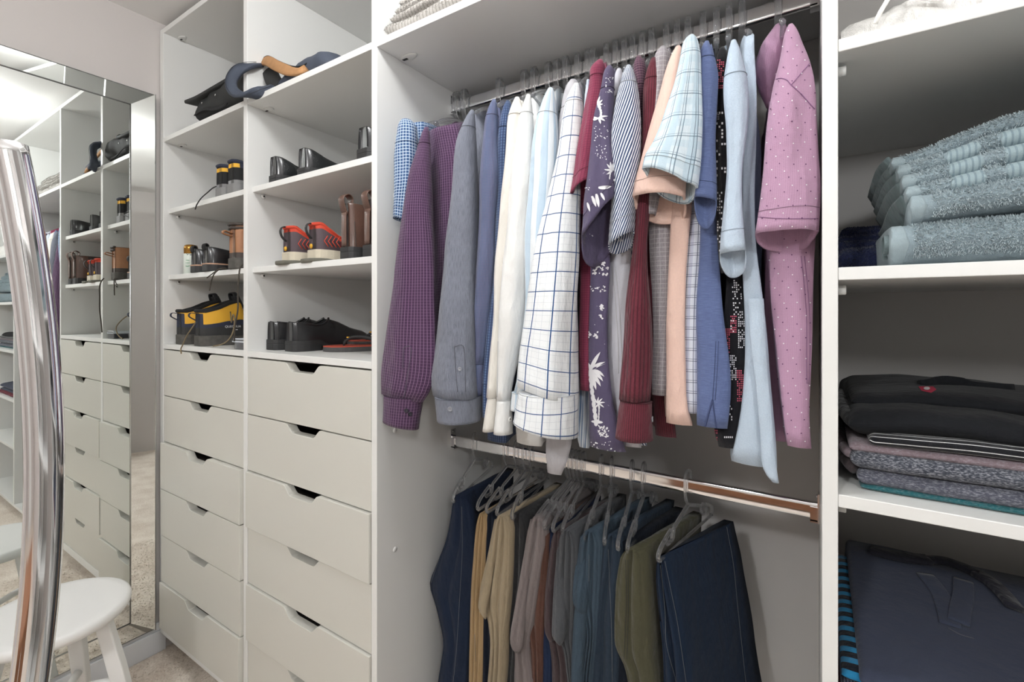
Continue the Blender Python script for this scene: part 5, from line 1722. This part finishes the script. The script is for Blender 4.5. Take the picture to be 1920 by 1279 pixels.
# long trailing laces of the yellow boots
def world_lace(pxs, mat, name, label, Yd=.80, r=.0024):
    pass
def tolocal(t, P_):
    c, s = cos(-t.rotation_euler[2]), sin(-t.rotation_euler[2])
    q = np.asarray(P_) - np.array(t.location)
    return np.c_[c * q[:, 0] - s * q[:, 1], s * q[:, 0] + c * q[:, 1], q[:, 2]]
def lace_px(t, pts, mat, r=.0024):
    W_ = np.array([P(a, b, y) for a, b, y in pts])
    o = obj('loose_lace', *wire(smoothline(tolocal(t, W_), 36), r, 6), mat, t)
lace_px(boot, [(432, 585, .90), (434, 605, .88), (437, 590, .86), (440, 600, .84), (437, 622, .82), (428, 638, .815), (415, 646, .812), (400, 649, .808)], M['lace'])
lace_px(boot2, [(372, 596, .83), (362, 612, .80), (350, 630, .795), (342, 648, .793), (339, 655, .790), (340, 663, .787)], M['lace'])
# lettering on the boot side
def text_on(txt, size, loc, rot, mat, parent, name='lettering'):
    cu = bpy.data.curves.new(name, 'FONT')
    cu.body = txt; cu.size = size; cu.extrude = .0003; cu.align_x = 'LEFT'
    tmp = bpy.data.objects.new(name, cu)
    COL.objects.link(tmp)
    dg = bpy.context.evaluated_depsgraph_get()
    me = bpy.data.meshes.new_from_object(tmp.evaluated_get(dg))
    bpy.data.objects.remove(tmp)
    me.materials.clear(); me.materials.append(mat)
    o = bpy.data.objects.new(name, me)
    COL.objects.link(o)
    o.parent = parent
    o.location = loc; o.rotation_euler = rot
    return o
for bt in (boot,):
    text_on('QUECHUA', .0115, (.074, -.0455, .066), (pi / 2 + .10, 0, -.02), M['white_print2'], bt)
    obj('lettering', *wire(np.array([(.1040 + .0024 * cos(q), -.0462, .0575 + .0024 * sin(q)) for q in np.linspace(0, 2 * pi, 14)]), .0005, 5, cap=False), M['white_print2'], bt)
    obj('lettering', *box(.1085, .1185, -.0470, -.0466, .0560, .0588), M['white_print2'], bt, smooth=False)
# clear plastic box with dark content at the right end of that shelf
pc = PZ(448, 655, zs)
t = empty('plastic_box', 'small clear plastic box with dark content beside the yellow boots', 'box', (pc[0] + .0, pc[1] + .02, H(zs)))
bx0, by0 = pc[0] - .018, .815
V, Fc = join(box(bx0, bx0 + .07, by0, by0 + .002, H(zs), H(zs) + .034), box(bx0, bx0 + .07, by0 + .06, by0 + .062, H(zs), H(zs) + .034), box(bx0, bx0 + .002, by0, by0 + .062, H(zs), H(zs) + .034), box(bx0 + .068, bx0 + .07, by0, by0 + .062, H(zs), H(zs) + .034), box(bx0, bx0 + .07, by0, by0 + .062, H(zs), H(zs) + .002))
M['cloudy'] = plain('cloudy_plastic', (.62, .67, .72, 1), .25)
obj('shell', V, Fc, M['clear'], t, smooth=False)
obj('rim', *join(box(bx0 - .008, bx0 + .07, by0 - .004, by0 + .002, H(zs) + .024, H(zs) + .028), box(bx0 - .004, bx0, by0 - .002, by0 + .064, H(zs) + .024, H(zs) + .036), box(bx0, bx0 + .07, by0 - .002, by0, H(zs) + .033, H(zs) + .037)), M['cloudy'], t, smooth=False)
obj('content', *box(bx0 + .006, bx0 + .064, by0 + .004, by0 + .056, H(zs) + .003, H(zs) + .022), M['navy_shoe'], t, smooth=False)

# --- bay one, third shelf up: can, black loafers, tan boot
zs = ZB[3]
pc = PZ(358, 512, zs); pc = np.array([-1.955, .838, 0])
pc = P(358, 509, .850)
t = empty('spray_can', 'pale green spray can with a bronze cap beside the black slip-ons', 'can', (pc[0], pc[1], H(zs)))
rc = .0245
V, Fc = lathe([(rc - .003, 0), (rc, .002), (rc, .075), (rc - .002, .079)], (pc[0], pc[1], H(zs)), 28)
obj('can_body', V, Fc, M['can'], t)
V, Fc = lathe([(rc - .0012, .079), (rc - .001, .104), (rc - .004, .112), (rc - .012, .1145), (.004, .115)], (pc[0], pc[1], H(zs)), 28)
obj('cap', V, Fc, M['gold'], t)
bv = bvh_of(t.children[0])
M['can_green'] = plain('green_label_print', (.16, .38, .22, 1), .6)
M['can_grey'] = plain('grey_label_print', (.20, .24, .22, 1), .6)
rp = random.Random(11)
print_polys(bv, [blob(350 + 1.6 * i, 476 + 1.2 * sin(i * 1.7) + i * .25, .9, .9 + .5 * (i % 3), .3, 6) for i in range(7)], M['can_grey'], t, 'label_print', .0004)
print_polys(bv, [blob(349 + 1.5 * i, 499 + .6 * sin(i), 1.0, .9, 0, 6) for i in range(5)] + [blob(352, 488, 4, .7, 0, 8), blob(352, 493, 5, .6, 0, 8)], M['can_green'], t, 'label_print', .0004)
print_polys(bv, [blob(364 + 1.2 * i, 508, .7, .8, 0, 6) for i in range(5)], M['can_grey'], t, 'label_print', .0004)

def slipon(label, group, loc, rz):
    s = shoe('slip_on_shoe', label, group, loc, rz, L=.28, W=.098, heel=.026, sole=.022, hx=(0, .10, .25, .40, .50, .62, .80, 1.0), hz=(.088, .086, .080, .078, .082, .072, .060, .040), op=(.02, .46), gap=.70,
             mats={'upper': M['blk_leather']}, lining=M['blk_fabric'], solemat=M['rubber'], welt=M['peachwelt'])
    lpart('heel_tab', ribbon(smoothline([(-.003, 0, .075), (-.006, 0, .088), (-.002, 0, .098), (.006, 0, .094), (.008, 0, .080)], 12), (0, 1, 0), .026, .003), M['blk_fabric'], s)
    return s
pA = P(398, 502, .835)
s1 = slipon('black leather slip-on shoe nearer the tan boot', 'black slip-on shoes', (pA[0], .812, H(zs)), RZ90)
s2 = twin(s1, (pA[0] - .098, .816, H(zs)), RZ90 + .02, 'black leather slip-on shoe nearer the spray can')
def zt(f, v):
    if v > .86 and f < .5: return 'padded_collar'
    if v < .10: return 'rand'
    return 'upper'
pA = P(446, 494, .83)
tb = shoe('ankle_boot', 'tan leather lace-up boot with a dark padded collar', None, (pA[0], .812, H(zs)), RZ90, L=.30, W=.112, heel=.034, sole=.030, hx=(0, .08, .25, .40, .50, .60, .80, 1.0), hz=(.150, .150, .150, .152, .150, .110, .085, .062), op=(.02, .50), gap=.72,
          zones=zt, mats={'upper': M['tan_lea'], 'padded_collar': M['dk_brn'], 'rand': M['dk_brn']}, lining=M['dk_brn'], solemat=M['grey_sole'], sole_over=1.12)
lpart('pull_loop', ribbon(smoothline([(.0, 0, .118), (-.026, 0, .124), (-.030, 0, .116), (-.002, 0, .108)], 14), (0, 1, 0), .014, .003), M['tan_lea'], tb)
lpart('collar_roll', wire(smoothline([(-.001, .018, .136), (-.004, 0, .137), (-.001, -.018, .136), (.03, -.031, .137), (.08, -.034, .138), (.12, -.033, .139)], 24), .0055, 8), M['dk_brn'], tb)
lpart('collar_roll', wire(smoothline([(-.001, .018, .149), (-.004, 0, .150), (-.001, -.018, .149), (.03, -.029, .150), (.08, -.031, .151), (.12, -.030, .152)], 24), .006, 8), M['dk_brn'], tb)
lpart('heel_seam', wire(smoothline([(.004, -.018, .115), (.003, -.020, .08), (.006, -.024, .04)], 12), .0014, 6), M['dk_brn'], tb)
lace_px(tb, [(425, 503, .815), (414, 504, .800), (403, 512, .792), (397, 525, .788), (393, 545, .786)], M['lace_dark'], .0020)
lace_px(tb, [(424, 504, .815), (410, 505, .80), (400, 512, .793), (388, 521, .788)], M['lace_dark'], .0020)
lace_px(tb, [(456, 495, .803), (450, 503, .793), (448, 520, .788), (446, 545, .787), (446, 580, .787), (441, 610, .787), (439, 640, .788)], M['lace_dark'], .0026)

# --- bay one, second shelf: navy trail shoes
zs = ZB[2]
def zn(f, v):
    if f < .06 and .50 < v < .66: return 'heel_patch'
    if v < .14: return 'rand'
    if f < .10 and v < .46: return 'heel_cup'
    return 'upper'
pA = P(443, 352, .84)
ns = shoe('trail_shoe', 'navy trail shoe with a yellow heel patch, nearer the divider', 'navy trail shoes', (pA[0], .822, H(zs)), RZ90, L=.285, W=.10, heel=.030, sole=.024, hx=(0, .08, .22, .38, .50, .62, .80, 1.0), hz=(.108, .108, .095, .092, .100, .085, .066, .045), op=(.02, .46), gap=.70,
          zones=zn, mats={'upper': M['navy_shoe'], 'heel_patch': M['yellow'], 'rand': M['ltgrey_sole'], 'heel_cup': M['blk_fabric']}, lining=M['navy_shoe'], solemat=M['ltgrey_sole'], collar=(.006, M['navy_shoe']))
ns2 = twin(ns, (pA[0] - .088, .826, H(zs)), RZ90 + .03, 'navy trail shoe with a yellow heel patch, nearer the mirror wall')
lace_px(ns2, [(412, 348, .85), (400, 352, .812), (388, 362, .806), (377, 372, .806), (369, 384, .804), (366, 393, .803)], M['rubber'], .0020)

# --- bay two, second shelf: black pebbled loafers and one more shoe
def loafer(label, group, loc, rz):
    return shoe('loafer', label, group, loc, rz, L=.285, W=.098, heel=.022, sole=.012, hx=(0, .06, .20, .36, .48, .60, .80, 1.0), hz=(.082, .080, .066, .058, .070, .066, .054, .036), op=(.02, .46), gap=.74,
                zones=lambda f, v: 'heel_counter' if f < .05 else ('topline' if v > .86 else 'upper'), mats={'upper': M['blk_pebble'], 'heel_counter': M['blk_leather'], 'topline': M['blk_leather']}, lining=M['blk_leather'])
pA = P(523, 332, .84)
l1 = loafer('black pebbled leather loafer on the left of its pair', 'black loafers', (pA[0] - .012, .828, H(zs)), RZ90)
pA = P(572, 322, .84)
l2 = twin(l1, (pA[0] - .004, .832, H(zs)), RZ90 - .02, 'black pebbled leather loafer on the right of its pair')
ds = shoe('dress_shoe', 'single shiny black shoe against the divider above the brown boots', None, (-.962 - .040, .826, H(zs)), RZ90, L=.285, W=.10, heel=.026, sole=.014, hx=(0, .08, .25, .40, .50, .65, .85, 1.0), hz=(.084, .084, .076, .072, .078, .07, .058, .04), op=(.02, .44), gap=.70,
          zones=lambda f, v: 'padded_collar' if v > .70 else 'upper', mats={'upper': M['blk_leather'], 'padded_collar': M['blk_leather']}, lining=M['blk_fabric'])

# --- bay two, third shelf: red trail runners, brown chelsea boots
zs = ZB[3]
def zr(f, v):
    if v < .16: return 'rand'
    if f < .22 and v < .58: return 'heel_cup'
    if v > .50 and f < .48: return 'collar_lining'
    return 'upper'
def runner(label, group, loc, rz):
    s = shoe('trail_runner', label, group, loc, rz, L=.29, W=.102, heel=.036, sole=.028, hx=(0, .05, .12, .24, .38, .50, .62, .80, 1.0), hz=(.112, .114, .100, .080, .078, .086, .078, .066, .048), op=(.02, .46), gap=.72,
             zones=zr, mats={'upper': M['dkred'], 'rand': M['plum'], 'heel_cup': M['plum'], 'collar_lining': M['red']}, lining=M['red'], solemat=M['bone'], sole_over=1.10, collar=(.0055, M['red']))
    lpart('pull_loop', ribbon(smoothline([(.004, 0, .108), (-.010, 0, .114), (-.020, 0, .102), (-.016, 0, .084), (-.003, 0, .070)], 16), (0, 1, 0), .010, .0025), M['rubber'], s)
    # outsole and heel kick
    lpart('outsole', ribbon(smoothline([(-.022, 0, .004), (.03, 0, .006), (.15, 0, .006), (.26, 0, .009)], 20), (0, 1, 0), np.interp(np.linspace(0, 1, 20), [0, .1, .4, .75, 1], [.05, .088, .084, .112, .07]), .012), M['olive_rub'], s)
    ch = []
    for i in range(4):                                 # chevrons on the heel cup
        for sgn in (1,):
            x = .012 + .012 * i
            ch.append(wire(np.array([(x + .010, -.0425 - .002 * i, .078), (x, -.041 - .002 * i, .062), (x + .012, -.0435 - .002 * i, .046)]), .0015, 5))
    lpart('chevrons', join(*ch), M['red'], s)
    V, Fc = [(.080, -.0465, .052), (.096, -.0470, .052), (.088, -.0455, .066), (.080, -.0485, .052), (.096, -.0490, .052), (.088, -.0475, .066)], [(3, 4, 5), (0, 3, 5, 2), (0, 1, 4, 3), (1, 2, 5, 4)]
    lpart('triangle_badge', (V, Fc), M['yellow'], s)
    V, Fc = lathe([(.007, 0), (.007, .002)], n=14)
    lpart('round_badge', ([(-.003 - c, a, .048 + b) for a, b, c in V], Fc), M['yellow'], s)
    return s
pA = P(548, 490, .84)
r1 = runner('red and plum trail running shoe on the left of its pair', 'red trail runners', (pA[0] - .01, .828, H(zs)), RZ90)
pA = P(592, 484, .85)
r2 = twin(r1, (pA[0] + .004, .836, H(zs) + .0), RZ90 - .03, 'red and plum trail running shoe on the right of its pair')
def chelsea(label, group, loc, rz):
    s = shoe('chelsea_boot', label, group, loc, rz, L=.29, W=.090, heel=.030, sole=.014, hx=(0, .06, .20, .34, .42, .52, .70, .88, 1.0), hz=(.150, .150, .150, .150, .148, .110, .075, .060, .042), op=(.02, .44), gap=.74,
             zones=lambda f, v: 'elastic_panel' if (.16 < f < .26 and v > .45) else 'upper', mats={'upper': M['brn_lea'], 'elastic_panel': M['dk_brn']}, lining=M['dk_brn'])
    lpart('pull_loop', ribbon(smoothline([(.002, 0, .118), (-.008, 0, .140), (-.012, 0, .162), (.004, 0, .174), (.018, 0, .164), (.014, 0, .140)], 20), (0, 1, 0), .024, .003), M['brn_lea'], s)
    lpart('heel_seam', wire(smoothline([(.010, -.027, .10), (.011, -.029, .06), (.012, -.031, .034)], 12), .0012, 6), M['dk_brn'], s)
    lpart('heel_strip', ribbon(smoothline([(-.003, 0, .125), (-.0035, 0, .08), (-.003, 0, .034)], 10), (0, 1, 0), .020, .003), M['brn_lea'], s)
    return s
c1 = chelsea('brown leather chelsea boot nearer the red shoes', 'brown chelsea boots', (-1.068, .822, H(zs)), RZ90 - .02)
c2 = twin(c1, (-.968 - .012, .826, H(zs)), RZ90, 'brown leather chelsea boot against the divider')

# --- bay two, bottom shelf: black dress shoes and flip-flops
zs = ZB[4]
def derby(label, group, loc, rz):
    s = shoe('dress_shoe', label, group, loc, rz, L=.30, W=.104, heel=.032, sole=.014, hx=(0, .06, .20, .34, .44, .56, .72, .88, 1.0), hz=(.092, .091, .082, .082, .102, .092, .070, .058, .042), op=(.02, .46), gap=.72,
             zones=lambda f, v: 'heel_strip' if f < .03 else 'upper', mats={'upper': M['blk_leather'], 'heel_strip': M['blk_leather']}, lining=M['blk_fabric'])
    lpart('topline_roll', wire(smoothline([(.010, -.020, .091), (.04, -.028, .087), (.09, -.028, .082), (.115, -.024, .092), (.130, -.012, .104)], 24), .0035, 8), M['blk_leather'], s)
    lpart('topline_roll', wire(smoothline([(.010, .020, .091), (.04, .028, .087), (.09, .028, .082), (.115, .024, .092), (.130, .012, .104)], 24), .0035, 8), M['blk_leather'], s)
    lpart('heel_seam', wire(smoothline([(.012, -.0265, .088), (.010, -.029, .06), (.012, -.033, .036)], 12), .0010, 6), M['rubber'], s)
    return s
pA = PZ(600, 655, zs)
d1 = derby('black leather dress shoe on the right of its pair, by the flip-flops', 'black dress shoes', (pA[0] + .0, .858, H(zs)), RZ90 - .03)
pB = PZ(552, 655, zs)
d2 = twin(d1, (pA[0] - .112, .862, H(zs)), RZ90, 'black leather dress shoe on the left of its pair')
def flip(label, loc, rz):
    t = empty('flip_flop', label, 'sandal', (0, 0, 0), 'red flip-flops')
    fr_ = np.linspace(0, 1, 30)
    a = [footprint(.27, .10, f) for f in fr_]
    pts = [(x, w + .002) for x, w in a] + [(x, -w - .002) for x, w in reversed(a)]
    n = len(pts)
    def sl(z0, z1):
        V = [(x, y, z0) for x, y in pts] + [(x, y, z1) for x, y in pts]
        return V, [tuple(range(n - 1, -1, -1)), tuple(range(n, 2 * n))] + [(i, (i + 1) % n, n + (i + 1) % n, n + i) for i in range(n)]
    bevel(obj('sole', *sl(0, .015), M['flip_grey'], t, smooth=False), .002)
    obj('footbed', *sl(.0151, .0172), M['flip_red'], t, smooth=False)
    for s in (-1, 1):
        lpart('strap', ribbon(smoothline([(.208, s * .001, .018), (.200, s * .003, .034), (.175, s * .018, .044), (.13, s * .034, .040), (.095, s * .042, .018)], 20), (.5, 0, .8), np.interp(np.linspace(0, 1, 20), [0, .3, 1], [.006, .010, .013]), .004), M['rubber'], t)
    lpart('toe_post', wire(np.array([(.209, 0, .014), (.207, 0, .028), (.203, 0, .036)]), .0035, 8), M['rubber'], t)
    V, Fc = lathe([(.004, 0), (.005, .002), (.004, .004)], (.196, .006, .0415), 12)
    lpart('strap_badge', (V, Fc), M['yellow'], t)
    t.location = loc; t.rotation_euler = (0, 0, rz)
    return t
f1 = flip('red and dark grey flip-flop lying flat on the shelf', (-1.0, 1.045, H(zs)), -pi / 2 - .42)
pf = PZ(608, 660, zs)
# toe end points out toward the front left
def place_toe(t, toe, ang, z=0.0, tilt=0.0):
    t.location = (toe[0] - .27 * cos(ang), toe[1] - .27 * sin(ang), H(zs) + z)
    t.rotation_euler = (0, tilt, ang)
place_toe(f1, PZ(606, 659, zs), radians(-128))
f2 = copy_tree(f1); f2['label'] = 'red flip-flop resting on the other one, against the divider'
place_toe(f2, PZ(651, 655, zs) + np.array([0, .004, 0]), radians(-112), .012)

# ---------------------------------------------------------------- bags on the upper shelf
zs = ZB[1]
M['bag_black'] = plain('black_bag_fabric', (.020, .021, .021, 1), .75, bump=.3, bscale=350)
M['bag_navy'] = plain('slate_navy_canvas', (.060, .072, .100, 1), .85, bump=.3, bscale=500)
M['bag_tan'] = plain('tan_suede', (.40, .21, .09, 1), .85, bump=.4, bscale=300, var=.2, vscale=40)
t = empty('black_bag', 'soft black fabric bag slumped on the upper shelf near the mirror', 'bag', (-1.75, .9, H(zs)))
nx, nr = 26, 26
Rg = []
for i in range(nx):
    s = i / (nx - 1)
    x = -1.905 + .350 * s
    hgt = .012 + .100 * float(sstep(0, .16, s)) * (1 + .25 * s) + .012 * fn((s * 5, 0, 2))
    ring = []
    for j in range(nr):
        a = 2 * pi * j / nr
        ca, sa = cos(a), sin(a)
        y = .955 - .150 * np.sign(ca) * abs(ca) ** .7 * (1 if s > .05 else .8)
        z = hgt / 2 + hgt / 2 * np.sign(sa) * abs(sa) ** .7
        p = np.array([x, y, H(zs) + z])
        q = fn((p[0] * 22, p[1] * 18, p[2] * 25)) * .012
        p[1] += q * ca * -1; p[2] += max(0, sa) * q
        p[2] = max(p[2], H(zs) + .0008)
        ring.append(p)
    Rg.append(ring)
V, Fc, uv = rings(np.array(Rg))
obj('body', V, Fc, M['bag_black'], t, uv)
pp = [P(360, 194, .815), P(380, 186, .815), P(405, 172, .82), P(430, 158, .83), P(452, 146, .85)]
obj('flap_strap', *ribbon(smoothline(pp, 20), (0, 1, .1), .05, .012), M['bag_black'], t)
obj('webbing', *ribbon(smoothline([P(366, 214, .805), P(384, 204, .80), P(405, 204, .80), P(425, 196, .80)], 18), (0, .5, 1), .016, .003), M['blk_fabric'], t)
for a, b in ((379, 193), (404, 178)):
    V, Fc = lathe([(.004, 0), (.004, .002)], n=10)
    c = P(a, b, .803)
    obj('rivet', [(c[0] + u_, c[1] - w_, c[2] + v_) for u_, v_, w_ in V], Fc, M['silver_edge'], t)

t = empty('shoulder_bag', 'slate navy shoulder bag with a tan handle and padded strap loop', 'bag', (-1.33, .9, H(zs)))
Rg = []
for i in range(26):
    s = i / 25
    x = -1.455 + .33 * s
    prof_ = [(0, .02), (.06, .05), (.25, .072), (.5, .095), (.65, .105), (.8, .085), (1.0, .02)]
    hgt = float(np.interp(s, [q[0] for q in prof_], [q[1] for q in prof_])) + .006 * fn((s * 7, 1, 5))
    ring = []
    for j in range(24):
        a = 2 * pi * j / 24
        ca, sa = cos(a), sin(a)
        y = .975 + .145 * np.sign(ca) * abs(ca) ** .75
        z = hgt / 2 + hgt / 2 * np.sign(sa) * abs(sa) ** .75
        p = np.array([x, y, H(zs) + max(.0006, z)])
        q = fn((p[0] * 24, p[1] * 20, p[2] * 25 + 9)) * .009
        p[2] += max(0, sa) * q; p[1] += q * ca
        ring.append(p)
    Rg.append(ring)
V, Fc, uv = rings(np.array(Rg))
obj('body', V, Fc, M['bag_navy'], t, uv)
# tan handle arching over the front
pp = [P(486, 122, .855), P(500, 114, .845), P(520, 124, .825), P(545, 134, .815), P(562, 134, .815), P(574, 128, .83)]
hs = smoothline(pp, 26)
obj('handle', *ribbon(hs, np.array([(0, .35, 1.0)] * 26), np.interp(np.linspace(0, 1, 26), [0, .2, .7, 1], [.024, .034, .034, .02]), .008), M['bag_tan'], t)
obj('handle_piping', *wire(hs + np.array([0, .004, .017]), .0022, 6), M['blk_fabric'], t)
# padded strap loop hanging over the divider's front edge
pp = [P(488, 122, .845), P(466, 124, .80), P(446, 132, .775), P(434, 150, .765), P(436, 168, .768), P(450, 178, .775), P(470, 178, .783), P(492, 170, .80), P(512, 163, .83)]
sp = smoothline(pp, 44)
ctr = sp.mean(0)
obj('padded_strap', *ribbon(sp, np.array([(.75, .65, .0)] * 44), np.interp(np.linspace(0, 1, 44), [0, .15, .8, 1], [.026, .034, .034, .020]), .012), M['bag_navy'], t)
obj('strap_stitching', *wire(sp + (ctr - sp) / np.linalg.norm(ctr - sp, axis=1)[:, None] * -.0072 + np.array([.004, -.012, 0]), .0008, 5), M['stitch_dark'], t)
pp = [P(505, 130, .87), P(512, 150, .84), P(520, 160, .835)]
obj('gusset', *ribbon(smoothline(pp, 14), (1, .2, 0), .05, .01), M['bag_black'], t)
